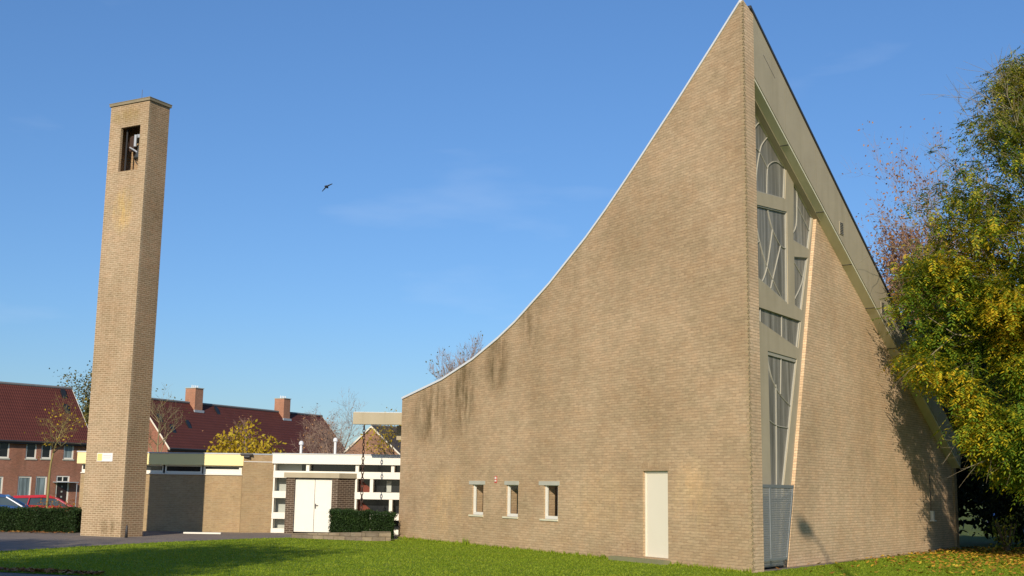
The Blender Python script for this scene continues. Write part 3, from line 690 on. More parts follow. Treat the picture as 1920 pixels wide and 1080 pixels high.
# porch
YP = YW - .6
FP = frame((0, YP, 0), (1, 0, 0), (0, -1, 0))
def XP(px): return at(px, 945, YP).x
zc0, zc1 = at(590, 896, YP).z, at(590, 886.5, YP).z
mk(lambda m: m.box((XP(535), 0, -.3), (XP(551), .7, zc0), FP), 'porch_pier', M_DB, hall)
mk(lambda m: m.box((XP(621), 0, -.3), (XP(632), .3, zc0), FP), 'porch_pier', M_DB, hall)
mk(lambda m: quadwall(m, Vector((XP(632), YP + .001, 0)), Vector((X(665), YW - .03, 0)), zc0, zc0, .25, -.3), 'porch_side_wall', M_DB, hall)
def canopy(m):
    pts = [(XP(535) - .08, YP - .06), (XP(632) + .05, YP - .06), (X(668), YW - .025), (XP(535) - .08, YW - .025)]
    vs = [(x, y, zc0 + .001) for x, y in pts] + [(x, y, zc1) for x, y in pts]
    m.add(vs, [(3, 2, 1, 0), (4, 5, 6, 7), (0, 1, 5, 4), (1, 2, 6, 5), (2, 3, 7, 6), (3, 0, 4, 7)])
mk(canopy, 'porch_canopy', M_CON, hall)
xm = XP(588.5); zd = at(590, 898, YP).z; zdb = .06
for k_, (x0, x1) in enumerate(((XP(551) + .003, xm - .008), (xm + .008, XP(621) - .003))):
    d_ = mk(lambda m: m.box((x0, .10, zdb), (x1, .15, zd), FP), 'door', M_WHITE, hall)
    if k_ == 1: mk(lambda m: (m.box((x0 + .02, .07, .88), (x0 + .05, .10, 1.05), FP), m.box((x0 + .02, .05, .98), (x0 + .13, .07, 1.0), FP)), 'handle', M_DARK, d_)
# roof pipes
for px, pt_, lab in ((564, 831, 'short pale vent pipe with cap standing left on the white hall roof'), (628, 825, 'taller pale vent pipe with cap standing right on the white hall roof')):
    q = at(px, 852, 47.5); t_ = at(px, pt_, 47.5).z; m_ = MB(); m_.tube([(q.x, 47.5, wz[0] - .01), (q.x, 47.5, t_)], .05, 10); m_.tube([(q.x, 47.5, t_ - .06), (q.x, 47.5, t_ + .04), (q.x, 47.5, t_ + .09)], [.09, .09, .03], 10)
    o = m_.build('vent_pipe', M_TRIM); tag(o, lab, 'vent pipe', 'vent pipes on the hall roof')
# white kerb stones
for (a, b, lab) in (((88, 995), (150, 996), 'white concrete kerb block on the paving left of the tower foot'), ((345, 1000), (412, 1001.5), 'white concrete kerb block on the paving before the yellow-topped wall')):
    P = grd(*a); Q = grd(*b); z_ = gz(P.x, P.y); m_ = MB(); m_.box((P.x, P.y - .09, z_ - .02), (Q.x, P.y + .09, z_ + .045)); o = m_.build('kerb_block', M_WHITE); tag(o, lab, 'kerb block', 'white kerb blocks')

# low stone wall with the hedge bed
M_STONE = brick('rough_stone', (.34, .28, .20), (.20, .165, .13), (.14, .115, .08), (.7, .65, .6), bw=.42, rh=.13, mo=.02, dark=.5)
wa = grd(556, 1003); wb = grd(688, 1013); wc = grd(752, 1012)
m_ = MB()
def seg(P, Q, h0, h1, th=.3):
    quadwall(m_, P, Q, h0, h1, th, -.2)
P2_ = Vector((-7.0, 39.25, 0)); Q2_ = Vector((-4.55, 37.95, 0)); R2_ = Vector((PL.x - .02, 38.15, 0))
seg(P2_, Q2_, .16, .27); seg(Q2_ + Vector((.001, 0, 0)), R2_, .29, .29)
o = m_.build('low_stone_wall', M_STONE); tag(o, 'low rough stone edging wall in front of the white double doors', 'stone wall')

# ------------------------------------------------------------------ foliage helpers
M_HEDGE = leafmat('hedge_leaf', [(0, (.010, .022, .006)), (.6, (.022, .050, .010)), (1, (.05, .09, .018))], 3, .15)
M_HCORE = plain('hedge_core', (.012, .018, .007), 1, .05)
def leaves(P, D, size, asp=.5, droop=0.0, nper=4):
    """P (n,3) positions, D orientation random; returns verts (n*4,3)"""
    n_ = len(P); a = rng.normal(size=(n_, 3)); a[:, 2] -= droop; a /= np.linalg.norm(a, axis=1)[:, None]
    b = np.cross(a, rng.normal(size=(n_, 3))); b /= np.linalg.norm(b, axis=1)[:, None]
    s = size[0] + (size[1] - size[0]) * rng.random(n_)[:, None]
    V = np.stack([P, P + a * s * .5 + b * s * asp * .5, P + a * s, P + a * s * .5 - b * s * asp * .5], 1)
    return V.reshape(-1, 3)
def hedge(label, P, Q, th, z0, z1, n_):
    r = root('hedge', label, 'hedge'); d = (Q - P); L = d.length; d.normalize(); n = Vector((d.y, -d.x, 0))
    f = lambda s, dd, z: P + d * s - n * dd + Vector((0, 0, z))
    m = MB(); m.box((.06, .08, z0), (L - .06, th - .06, z1 - .06), f); m.build('stems', M_HCORE, r)
    s = rng.random(n_) * L; u = rng.random(n_); pts = np.zeros((n_, 3))
    top = rng.random(n_) < .35; dd = np.where(top, rng.random(n_) * th, rng.normal(.03, .035, n_)); z = np.where(top, z1 + rng.normal(-.01, .03, n_), z0 + (z1 - z0) * u)
    ends = rng.random(n_) < .08; s = np.where(ends, np.where(rng.random(n_) < .5, 0, L) + rng.normal(0, .03, n_), s); dd = np.where(ends, rng.random(n_) * th, dd)
    wav = .025 * np.sin(s * 5.1) + .02 * np.sin(s * 11 + 1); dd = dd + wav; z = z + np.where(top, wav, 0)
    pts[:, 0] = P.x + d.x * s - n.x * dd; pts[:, 1] = P.y + d.y * s - n.y * dd; pts[:, 2] = z
    fastmesh('foliage', leaves(pts, None, (.03, .07)), 4, M_HEDGE, r); return r
hl = at(-40, 992, 40.9); hr_ = at(142, 992, 40.9)
hedge('long clipped dark green hedge beside the car park left of the tower', Vector((hl.x, 40.9, 0)), Vector((hr_.x - .0, 40.9, 0)), .8, -.15, .76, 15000)
ha = at(618, 970, 39.6); hb = at(733, 970, 39.6)
hedge('clipped dark hedge in front of the white hall beside the chain', Vector((ha.x, 39.6, 0)), Vector((at(690, 970, 39.6).x, 39.6, 0)), 1.0, 0, .86, 11000)
hedge('lower loose clump of clipped hedge tight against the church corner', Vector((at(690, 970, 39.6).x + .02, 39.65, 0)), Vector((at(738, 970, 39.6).x, 39.65, 0)), .9, 0, .80, 5000)

class Tree:
    def __init__(s, seed): s.r = random.Random(seed); s.mb = MB(); s.tips = []; s.segs = []
    def grow(s, p, d, L, rad, lvl, maxl, spread, up, nseg=4, kids=(3, 5), shrink=.68, wob=.18, first=.35):
        r = s.r; pts = [p.copy()]; rads = [rad]; q = p.copy(); dd = d.normalized(); kidsat = []
        for i in range(nseg):
            dd = (dd + Vector((r.gauss(0, wob), r.gauss(0, wob), r.gauss(0, wob * .6) + up * .12))).normalized()
            q = q + dd * (L / nseg); pts.append(q.copy()); rr = rad * (1 - .62 * (i + 1) / nseg); rads.append(rr)
            t = (i + 1) / nseg
            if t >= first: kidsat.append((q.copy(), dd.copy(), rr))
            if lvl >= maxl - 1: s.tips.append((q.copy(), dd.copy()))
        s.mb.tube(pts, rads, 7 if lvl < 2 else (5 if lvl < 3 else 3), cap=False)
        if lvl < maxl:
            for (kp, kd, kr) in kidsat:
                for _ in range(r.randint(*kids) if lvl else r.randint(kids[0], kids[1])):
                    a = r.uniform(0, 2 * math.pi); sp = r.uniform(.6, 1.15) * spread
                    o = kd.orthogonal().normalized(); o2 = kd.cross(o)
                    nd = (kd * math.cos(sp) + (o * math.cos(a) + o2 * math.sin(a)) * math.sin(sp))
                    nd.z += up * .25
                    s.grow(kp, nd, L * shrink * r.uniform(.7, 1.15), max(kr * .62, .006), lvl + 1, maxl, spread, up, max(3, nseg - 1), kids, shrink, wob, first)
M_BARK = plain('bark', (.13, .105, .075), .95, .1, var=.35, scale=4)
M_BARKL = plain('pale_bark', (.26, .22, .15), .95, .1, var=.3, scale=4)
M_TWIG = plain('purple_twigs', (.30, .21, .16), .95, .1, var=.3, scale=2)
def tree(name, label, cat, base, h, seed, maxl=3, spread=.75, up=.5, trunk=None, r0=None, leaf=None, nleaf=0, lsize=(.06, .12), bark=None, kids=(2, 3), jit=.12, shrink=.62, group=None, lean=(0, 0), first=.35, compound=False, clip=None, wob=.12, nseg=5, asp=.55):
    r = root(name, label, cat, group); T = Tree(seed); trunk = trunk or h * .25; r0 = r0 or h * .016
    b = Vector(base); T.mb.tube([b + Vector((0, 0, -.2)), b + Vector((lean[0] * .5, lean[1] * .5, trunk * .5)), b + Vector((lean[0], lean[1], trunk))], [r0 * 1.35, r0 * 1.05, r0 * .95], 9, cap=False)
    T.grow(b + Vector((lean[0], lean[1], trunk * .98)), Vector((lean[0] * .1, lean[1] * .1, 1)), (h - trunk) / (1 + shrink * .62 * (.75 if maxl > 3 else .6)), r0 * .92, 0, maxl, spread, up, nseg, kids, shrink, wob, first)
    if maxl > 0 and leaf is None: pass
    T.mb.build('trunk', bark or M_BARK, r, fix=False, smooth=True)
    if leaf and nleaf and T.tips:
        tp = np.array([tuple(t[0]) for t in T.tips])
        if clip is not None: tp = tp[clip(tp)]
        idx = rng.integers(0, len(tp), nleaf); P = tp[idx] + rng.normal(0, jit, (nleaf, 3))
        if compound: V = compound_leaves(P, lsize)
        else: V = leaves(P, None, lsize, asp, .4)
        fastmesh('crown', V, 4, leaf, r)
    return r, T
def compound_leaves(P, lsize, pairs=6):
    n_ = len(P); az = rng.uniform(0, 6.28, n_); tilt = rng.uniform(-.9, .35, n_); L = rng.uniform(.28, .5, n_)
    ax = np.c_[np.cos(az) * np.cos(tilt), np.sin(az) * np.cos(tilt), np.sin(tilt)]
    side = np.cross(ax, np.array([0, 0, 1.0])); side /= np.linalg.norm(side, axis=1)[:, None]; nrm = np.cross(side, ax)
    out = []
    for i in range(pairs):
        t = .15 + .85 * i / (pairs - 1); c = P + ax * (L * t)[:, None] - np.array([0, 0, 1.0]) * (L * t * t * .35)[:, None]
        for sg_ in (-1, 1):
            if i == pairs - 1 and sg_ == 1: continue
            dirv = side * sg_ * (.9 if i < pairs - 1 else .1) + ax * (.55 if i < pairs - 1 else 1) - np.array([0, 0, .35]) + rng.normal(0, .12, (n_, 3))
            dirv /= np.linalg.norm(dirv, axis=1)[:, None]; ll = rng.uniform(*lsize, n_)[:, None]; wv = np.cross(dirv, nrm) * ll * .19
            out.append(np.stack([c, c + dirv * ll * .45 + wv, c + dirv * ll, c + dirv * ll * .45 - wv], 1))
    return np.concatenate(out, 0).reshape(-1, 3)

# big tree on the right
M_LV1 = leafmat('walnut_leaf', [(0, (.05, .12, .016)), (.36, (.13, .23, .022)), (.54, (.32, .36, .026)), (.68, (.62, .49, .025)), (.86, (.72, .46, .03)), (1, (.46, .19, .03))], .55, .45)
M_LV1U = leafmat('walnut_leaf_upper', [(0, (.055, .10, .02)), (.4, (.14, .20, .03)), (.68, (.40, .37, .04)), (1, (.60, .42, .04))], .5, .35)
bt = root('broadleaf_tree', 'big half-turned tree with green and yellow feathery leaves right of the church', 'tree')
T = Tree(21); base = Vector((15.5, 32.0, 0)); rr = random.Random(5)
T.mb.tube([base + Vector((0, 0, -.2)), base + Vector((0, 0, 2)), base + Vector((-.1, .1, 5)), base + Vector((.1, 0, 8)), base + Vector((.3, .1, 12)), base + Vector((.4, 0, 15.0))], [.27, .22, .18, .13, .07, .02], 10, cap=False)
RZ = [(1.5, 1.8), (3.0, 3.7), (4.5, 4.8), (6.5, 5.3), (9.0, 4.7), (11.0, 3.9), (12.5, 2.9), (14.0, 1.9), (16, .9)]
def rz(z):
    for (z0, r0_), (z1, r1_) in zip(RZ, RZ[1:]):
        if z <= z1: return r0_ + (r1_ - r0_) * max(0, z - z0) / (z1 - z0)
    return .8
NL = 66
for i in range(NL):
    z = 1.7 + 11.4 * (i / (NL - 1)); az = i * 2.399 + rr.uniform(-.3, .3); ri = .15 if z < 3.5 else .28 + (z / 14) * .5
    Lb = rz(z + 1.2) / 1.22 * rr.uniform(.80, 1.06)
    d = Vector((math.cos(az), math.sin(az), ri))
    if d.x < -.2 and d.y > .5: d.y *= -.4
    if z < 4.6: Lb *= .72
    T.grow(base + Vector((.02 * z, 0, z)), d, Lb, .055 if z < 9 else .04, 1, 3, .7, .15 if z > 5 else -.15, 5, (2, 3), .48, .14, .3)
T.mb.build('trunk', M_BARKL, bt, fix=False, smooth=True)
tp = np.array([tuple(t[0]) for t in T.tips])
def clumps(tp, n_, jit, keep):
    sel = tp[rng.random(len(tp)) < keep]; idx = rng.integers(0, len(sel), n_); return sel[idx] + rng.normal(0, jit, (n_, 3))
PP = np.concatenate([clumps(tp, 24000, .17, .34), clumps(tp[(tp[:, 0] < 13.9) & (tp[:, 2] > 2.2) & (tp[:, 2] < 8)], 9500, .2, .75)])
_wd = (PP[:, 0] - CC.x) * nB.x + (PP[:, 1] - CC.y) * nB.y
_rr = np.hypot(PP[:, 0] - 15.6, PP[:, 1] - 32.0); _rm = np.array([rz(q) for q in PP[:, 2]])
PP = PP[(_wd > .30) & (PP[:, 2] > 1.3) & (_rr < _rm * (1.0 + .06 * np.sin(PP[:, 2] * 4)))]
PP = PP[rng.random(len(PP)) < np.clip(1.55 - PP[:, 2] * .075, .5, 1)]
_t = rng.random(len(PP)) < np.clip((PP[:, 2] - 6.5) / 5.0, 0, 1)
fastmesh('crown', compound_leaves(PP[~_t], (.10, .16)), 4, M_LV1, bt)
fastmesh('upper_crown', compound_leaves(PP[_t], (.09, .15)), 4, M_LV1U, bt)

# plane trees behind the church on the right
M_LVB = leafmat('rusty_leaf', [(0, (.22, .11, .07)), (.5, (.38, .19, .10)), (1, (.52, .27, .09))], None, .35)
M_LVY = leafmat('yellow_leaf', [(0, (.30, .20, .02)), (.5, (.52, .36, .02)), (.85, (.60, .48, .05)), (1, (.25, .27, .04))], 1.2, .4)
M_LVG = leafmat('olive_leaf', [(0, (.05, .06, .02)), (.5, (.12, .12, .03)), (1, (.30, .20, .05))], .8, .35)
def gb(px, Y): q = at(px, 900, Y); return (q.x, Y, gz(q.x, Y))
tree('plane_tree', 'nearly bare tree with rusty leaves behind the right end of the church roof', 'tree', gb(1700, 62), 12.8, 3, 4, .78, .5, 4.0, .20, M_LVB, 10000, (.12, .24), M_TWIG, (2, 3), .14, .60, 'bare trees behind the church', compound=False)
tree('plane_tree', 'nearly bare orange-tipped tree partly hidden behind the big leafy tree', 'tree', gb(1785, 66), 13.4, 8, 4, .70, .5, 4.0, .20, M_LVB, 10000, (.12, .24), M_TWIG, (2, 3), .14, .60, 'bare trees behind the church')
tree('plane_tree', 'bare brown tree rising behind the big leafy tree at the right edge', 'tree', gb(1880, 60), 14, 12, 4, .6, .4, 3.0, .2, M_LVB, 3000, (.12, .2), M_TWIG, (2, 3), .4, .60, 'bare trees behind the church')
# dark evergreens under the big tree
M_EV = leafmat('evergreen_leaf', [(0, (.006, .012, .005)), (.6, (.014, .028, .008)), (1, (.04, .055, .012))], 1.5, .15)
def shrub(label, c, rad, hgt, n_, mat, size=(.08, .16), name='shrub', cat='shrub', group=None, core=True):
    r = root(name, label, cat, group); m = MB()
    for i in range(9):
        a = i * .7; m.tube([(c[0], c[1], c[2] - .05), (c[0] + math.cos(a) * rad[0] * .4, c[1] + math.sin(a) * rad[1] * .4, c[2] + hgt * .5), (c[0] + math.cos(a) * rad[0] * .6, c[1] + math.sin(a) * rad[1] * .6, c[2] + hgt * .8)], [.04, .025, .01], 5, cap=False)
    m.build('stem', M_BARK, r, fix=False)
    u = rng.normal(size=(n_, 3)); u /= np.linalg.norm(u, axis=1)[:, None]; q = rng.random(n_) ** .45
    lob = 1 + .22 * np.sin(u[:, 0] * 5 + 1) * np.cos(u[:, 2] * 6) + .15 * np.sin(u[:, 1] * 9)
    P = np.c_[c[0] + u[:, 0] * rad[0] * q * lob, c[1] + u[:, 1] * rad[1] * q * lob, c[2] + hgt * .5 + u[:, 2] * hgt * .5 * q * lob]; P = P[P[:, 2] > c[2]]
    fastmesh('foliage', leaves(P, None, size, .5, .3), 4, mat, r); return r
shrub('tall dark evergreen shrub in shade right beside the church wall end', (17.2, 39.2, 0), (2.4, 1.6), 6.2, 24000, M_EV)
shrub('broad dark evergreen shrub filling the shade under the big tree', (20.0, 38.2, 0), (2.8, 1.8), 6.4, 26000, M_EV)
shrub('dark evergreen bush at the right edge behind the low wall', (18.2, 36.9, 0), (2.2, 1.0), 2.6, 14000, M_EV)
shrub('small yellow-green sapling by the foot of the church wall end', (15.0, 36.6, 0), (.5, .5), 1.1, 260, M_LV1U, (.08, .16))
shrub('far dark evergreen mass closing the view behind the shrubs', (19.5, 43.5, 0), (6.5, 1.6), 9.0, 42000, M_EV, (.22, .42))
m_ = MB(); quadwall(m_, Vector((16.0, 35.5, 0)), Vector((22, 35.2, 0)), .26, .26, .3, -.1); o = m_.build('low_garden_wall', M_STONE); tag(o, 'low mossy garden wall under the dark shrubs at the right edge', 'stone wall')

# trees and bushes on the left and middle
tree('young_tree', 'slim bare tree with yellow upper limbs in front of the left houses', 'tree', gb(92, 60), 5.6, 31, 3, 1.0, .1, 2.6, .06, M_LVY, 150, (.08, .16), plain('yellow_bark', (.25, .20, .08), .9, .1, var=.3), (2, 3), .3, .5, 'young street trees', wob=.1)
tree('young_tree', 'slim leafless tree before the gable just right of the tower', 'tree', gb(298, 62), 6.0, 44, 3, .8, .3, 2.4, .08, M_LVG, 120, (.08, .14), plain('olive_bark', (.24, .20, .11), .9, .1, var=.3), (2, 3), .3, .5, 'young street trees', wob=.1)
tree('birch_tree', 'tall thin-leaved birch behind the left houses beside the tower', 'tree', gb(146, 118), 8.6, 51, 4, .48, .3, 2.0, .14, M_LVG, 9000, (.18, .34), M_BARKL, (2, 3), .5, .6)
shrub('golden yellow bush rising behind the yellow-fronted hall roof', (at(455, 850, 56).x, 56, gz(-9, 56)), (1.75, 1.5), 4.5, 5200, M_LVY, (.14, .26), 'golden_bush', 'bush')
shrub('small golden yellow bush behind the left part of the hall roof', (at(418, 850, 57).x, 57, gz(-9, 57)), (.9, 1.2), 4.0, 1600, M_LVY, (.12, .22), 'golden_bush', 'bush')
shrub('small golden bush low behind the roof to the right of the tallest one', (at(500, 850, 57).x, 57, gz(-9, 57)), (1.2, 1.2), 3.9, 1700, M_LVY, (.12, .22), 'golden_bush', 'bush')
tree('bare_tree', 'fine brown twiggy tree poking above the golden bush before the red roof', 'tree', gb(470, 64), 4.7, 61, 3, .6, .3, 2.2, .09, M_LVB, 260, (.08, .16), M_TWIG, (2, 3), .3, .55, 'bare trees behind the hall')
tree('bare_tree', 'reddish bare tree in front of the right end of the long red roof', 'tree', gb(604, 64), 4.7, 62, 4, .8, .1, 2.0, .09, M_LVB, 260, (.08, .16), M_TWIG, (2, 3), .3, .62, 'bare trees behind the hall')
tree('bare_tree', 'grey bare tree between the long red roof and the small gable', 'tree', gb(642, 100), 6.3, 63, 4, .7, .3, 1.5, .16, None, 0, bark=M_TWIG, kids=(2, 3), shrink=.62, group='bare trees behind the hall')
tree('young_tree', 'yellow-leaved tree squeezed between the small gable and the church', 'tree', gb(745, 62), 4.6, 64, 3, .7, .2, 1.5, .1, M_LVY, 420, (.12, .2), M_BARK, (2, 3), .3, .6, 'young street trees')
tree('bare_tree', 'large bare tree rising above the low end of the church roof', 'tree', gb(868, 78), 9.3, 71, 4, .44, .7, 3, .18, M_LVG, 420, (.10, .2), M_TWIG, (2, 4), .35, .56)
# trees that stand left of the view and shade the lawn
for i, (bx, by, hh, n_l, lab) in enumerate(((-9.6, 3.0, 11.5, 15000, 'tall leafy tree outside the view beside the photographer shading the lawn'), (-18.5, 8.0, 9.5, 15000, 'tall leafy tree outside the view to the left shading the paving'), (-24.0, 10.0, 10.0, 9000, 'leafy tree far outside the view to the left'))):
    tree('lawn_tree', lab, 'tree', (bx, by, 0), hh, 80 + i, 3, .95, -.1, 4.5, .2, M_LVY, n_l, (.22, .38), M_BARK, (2, 3), .5, .66, 'trees left of the view')
# lamp post outside the view to the right: its shadow falls on the facade
hit = FB(3.8, .295, .78); LL = 23.0
lp = hit - Vector((math.sin(SUN_AZ), math.cos(SUN_AZ), 0)) * LL; hz = hit.z + LL * math.tan(SUN_EL)
r = root('street_lamp', 'tall curved street lamp outside the view whose shadow falls on the facade', 'street lamp')
pb = lp + Vector((.62, -.15, 0)); m_ = MB(); m_.tube([(pb.x, pb.y, 0), (pb.x, pb.y, hz - 1.0), (pb.x - .04, pb.y, hz - .35), (pb.x - .2, pb.y, hz - .05), (pb.x - .42, pb.y, hz + .05), (lp.x, lp.y, hz + .02)], [.08, .05, .045, .04, .035, .03], 8); m_.build('pole', M_ZINC, r)
m_ = MB(); m_.tube([(lp.x + .12, lp.y, hz + .12), (lp.x, lp.y, hz + .08), (lp.x - .14, lp.y, hz - .05), (lp.x - .2, lp.y, hz - .2)], [.06, .16, .17, .08], 12); m_.build('lamp_head', M_DARK, r)

# ------------------------------------------------------------------ houses
def house(name, label, cat, P0, az, L, hd, ze, zr, z0, wallm, roofm, gable_left=True, wins=(), doors=(), chim=(), group=None, verge=M_CREAM, skylights=()):
    """P0 front-left corner; az direction the front runs; hd half depth"""
    r = root(name, label, cat, group); ex = Vector((math.sin(az), math.cos(az), 0)); n = Vector((math.cos(az), -math.sin(az), 0))
    f = frame(P0, ex, n); D = 2 * hd
    m = MB()
    m.prism([rect(0, L, z0, ze)] + [rect(a, b, c, d) for a, b, c, d, _ in wins] + [rect(*q) for q in doors], f, 0, .3)
    for s0, s1 in ((.001, .3), (L - .3, L - .001)):
        P = [(.3005, z0), (D, z0), (D, ze), (hd, zr - .12), (.3005, ze + (.3) * (zr - .12 - ze) / hd)]
        vs = [f(s0, d_, z) for d_, z in P] + [f(s1, d_, z) for d_, z in P]; k = len(P)
        m.add(vs, [tuple(range(k)), tuple(range(2*k-1, k-1, -1))] + [(i, (i+1) % k, k+(i+1) % k, k+i) for i in range(k)])
    m.build('wall', wallm, r)
    m = MB(); oh = .35; sl_ = (zr - ze) / hd
    for sgn in (0, 1):
        d0 = -oh if sgn == 0 else D + oh; e0 = ze - oh * sl_
        P = [(-.15, d0, e0), (L + .15, d0, e0), (L + .15, hd, zr), (-.15, hd, zr)]
        vs = [f(s, d_, z + .02) for s, d_, z in P] + [f(s, d_, z - .13) for s, d_, z in P]
        m.add(vs, [(0, 1, 2, 3), (7, 6, 5, 4), (0, 4, 5, 1), (1, 5, 6, 2), (2, 6, 7, 3), (3, 7, 4, 0)])
    rf = m.build('roof', roofm, r)
    m = MB(); m.tube([f(-.15, hd, zr + .06), f(L + .15, hd, zr + .06)], .12, 8); m.build('ridge_tiles', M_ROOFF, rf)
    m = MB(); m.tube([f(-.15, -oh - .08, ze - oh * sl_ - .02), f(L + .15, -oh - .08, ze - oh * sl_ - .02)], .09, 8); m.box((-.1, -oh - .02, ze - oh * sl_ - .2), (L + .1, 0, ze - oh * sl_ - .12), f); m.build('gutter', M_DARK, rf)
    m = MB()
    for s in (-.19, L + .151):
        m = MB()
        for d0, e0 in ((-oh, ze - oh * sl_), (D + oh, ze - oh * sl_)):
            P = [(d0, e0 - .16), (hd, zr - .16), (hd, zr + .04), (d0, e0 + .04)]
            vs = [f(s, d_, z) for d_, z in P] + [f(s + .04, d_, z) for d_, z in P]
            m.add(vs, [(0, 1, 2, 3), (7, 6, 5, 4), (0, 4, 5, 1), (1, 5, 6, 2), (2, 6, 7, 3), (3, 7, 4, 0)])
        m.build('verge_board', verge, rf)
    for (s, hh, wd) in chim:
        c = MB(); c.box((s - wd / 2, hd - .15 - wd / 2, zr - 1.3), (s + wd / 2, hd + wd / 2, zr + hh), f); co = c.build('chimney', M_CH, rf)
        c = MB(); c.box((s - wd / 2 - .06, hd - .21 - wd / 2, zr + hh), (s + wd / 2 + .06, hd + wd / 2 + .06, zr + hh + .07), f); c.build('chimney_cap', M_CON2, co)
        for q in range(4):
            c = MB(); ss = s - wd * .36 + q * wd * .24; c.tube([f(ss, hd - .1, zr + hh + .07), f(ss, hd - .1, zr + hh + .35)], [.055, .045], 8); c.build('chimney_pot', M_TRIM, co)
        c = MB(); yy = hd - .15 - wd / 2; zz = zr - (.15 + wd / 2) * sl_
        c.box((s - wd / 2 - .12, yy - .16, zz - .12), (s + wd / 2 + .12, yy - .001, zz + .12), f); c.build('chimney_flashing', M_ZINC, co)
    for (s, t) in skylights:
        dd = hd * t; z = ze + sl_ * dd; c = MB()
        P = [(s - .22, dd - .25, z - .25 * sl_ + .1), (s + .22, dd - .25, z - .25 * sl_ + .1), (s + .22, dd + .25, z + .25 * sl_ + .3), (s - .22, dd + .25, z + .25 * sl_ + .3)]
        vs = [f(*p) for p in P] + [f(p[0], p[1], p[2] - .3) for p in P]
        c.add(vs, [(0, 1, 2, 3), (7, 6, 5, 4), (0, 4, 5, 1), (1, 5, 6, 2), (2, 6, 7, 3), (3, 7, 4, 0)]); c.build('roof_window', M_GL, rf)
    for (a, b, c0, d0, g_) in wins:
        m = MB(); m.prism([rect(a + .002, b - .002, c0 + .002, d0 - .002), rect(a + .11, b - .11, c0 + .12, d0 - .11)], f, .05, .13); wi = m.build('window', M_WHITE, r)
        m = MB(); m.box((a + .1, .09, c0 + .1), (b - .1, .10, d0 - .1), f); m.build('pane', g_, wi)
        m = MB(); m.box((a - .06, -.06, c0 - .1), (b + .06, .05, c0 + .001), f); m.build('sill', M_CON2, wi)
    for (a, b, c0, d0) in doors:
        m = MB(); m.prism([rect(a + .002, b - .002, c0, d0 - .002), rect(a + .12, b - .12, c0 + .02, d0 - .55), rect(a + .12, (a + b) / 2 - .03, d0 - .45, d0 - .1), rect((a + b) / 2 + .03, b - .12, d0 - .45, d0 - .1)], f, .04, .14); m.build('door_frame', M_WHITE, r)
        m = MB(); m.box((a + .11, .09, c0 + .02), (b - .11, .12, d0 - .54), f); dd_ = m.build('front_door', plain('dark_door', (.035, .018, .016), .4, .5), r)
        
        for i in range(4): m = MB(); m.box(((a + b) / 2 - .07, .075, c0 + .6 + i * .42), ((a + b) / 2 + .07, .089, c0 + .74 + i * .42), f); m.build('door_light', M_GREYP, dd_)
        m = MB(); m.box((a - .3, -.8, d0 - .56), (b + .4, .03, d0 - .50), f); m.tube([f(b + .3, -.7, c0), f(b + .3, -.7, d0 - .56)], .03, 6); m.build('door_canopy', M_ZINC, r)
        m = MB(); m.box((a + .1, .09, d0 - .46), (b - .1, .10, d0 - .09), f); m.build('transom_pane', M_GL, r)
    return r
# row 1 (left)
az1 = R(40); E1 = at(170, 832, 103.0); D1 = Vector((math.sin(az1), math.cos(az1), 0)); L1 = 27.0
P01 = Vector((E1.x, 103.0, 0)) - D1 * L1; z01 = -.78
def along(px, P0, az, n_off=0):
    """distance along a front where the given bearing meets it"""
    ex = Vector((math.sin(az), math.cos(az), 0)); v = rt * (px - 960) - upv * (880 - 540) + fw * FPX
    # P0 + ex*s = t*v
    a, b, c, d = ex.x, -v.x, ex.y, -v.y; det = a * d - b * c; return (-P0.x * d + b * P0.y) / det
def zat(px, py, P0, az):
    s = along(px, P0, az); Y = P0.y + math.cos(az) * s; return at(px, py, Y).z
W1 = []
for a, b, t, bt_, g_ in ((-6, 15, 823, 859, M_GL), (46, 66, 828, 860, M_GL), (75, 94, 828, 860, M_GL), (117, 136, 832, 861, M_GLCUR),
                      (-14, 8, 893, 930, M_GLCUR), (36, 61, 893, 940, M_GLCUR), (69, 90, 893, 940, M_GLCUR)):
    mid = (a + b) / 2
    W1.append((along(a, P01, az1), along(b, P01, az1), zat(mid, bt_, P01, az1), zat(mid, t, P01, az1), g_))
DR1 = [(along(107, P01, az1), along(132, P01, az1), z01 + .12, zat(118, 892, P01, az1))]
house('terraced_house', 'red-brick terraced house with maroon tiled roof left of the tower', 'house', P01, az1, L1, 4.0, E1.z + .35, at(108, 729, 105.6).z, z01 - .3, M_HB, M_TILE, wins=W1, doors=DR1, skylights=((L1 - 1.2, .55), (L1 - .9, .85)), group='terraced houses with maroon roofs')
# row 2 (middle)
az2 = R(27); G2 = at(315, 838, 112.0); ex2 = Vector((math.sin(az2), math.cos(az2), 0)); P02 = Vector((G2.x, 112.0, 0))
s_end = along(652, P02, az2)
sch = [along(p_, P02 + Vector((-math.cos(az2), math.sin(az2), 0)) * 4.0, az2) for p_ in (355, 523)]
house('terraced_house', 'long maroon-roofed terrace with two chimneys behind the hall', 'house', P02, az2, s_end, 4.0, G2.z + .25, at(262, 747, 114.0).z, z01 - .3, M_HB, M_TILE, wins=[(s_ , s_ + 1.2, 2.6, 3.9, M_GL) for s_ in (3, 7, 11, 15, 20, 24)], chim=[(sch[0], 1.5, 1.15), (sch[1], 1.5, 1.15)], skylights=((1.0, .55), (1.9, .32), (4.6, .45), (10.5, .85)), group='terraced houses with maroon roofs')
# small gable house
az3 = R(35); G3 = at(748, 852, 128.0)
n3 = Vector((math.cos(az3), -math.sin(az3), 0)); P03 = Vector((G3.x, 128, 0))
house('gabled_house', 'small tan brick gable with white verges behind the white hall', 'house', P03, az3, 8, 3.9, at(700, 848, 130).z, at(712, 799, 130).z, z01 - .3, M_HB2, M_TILE2)

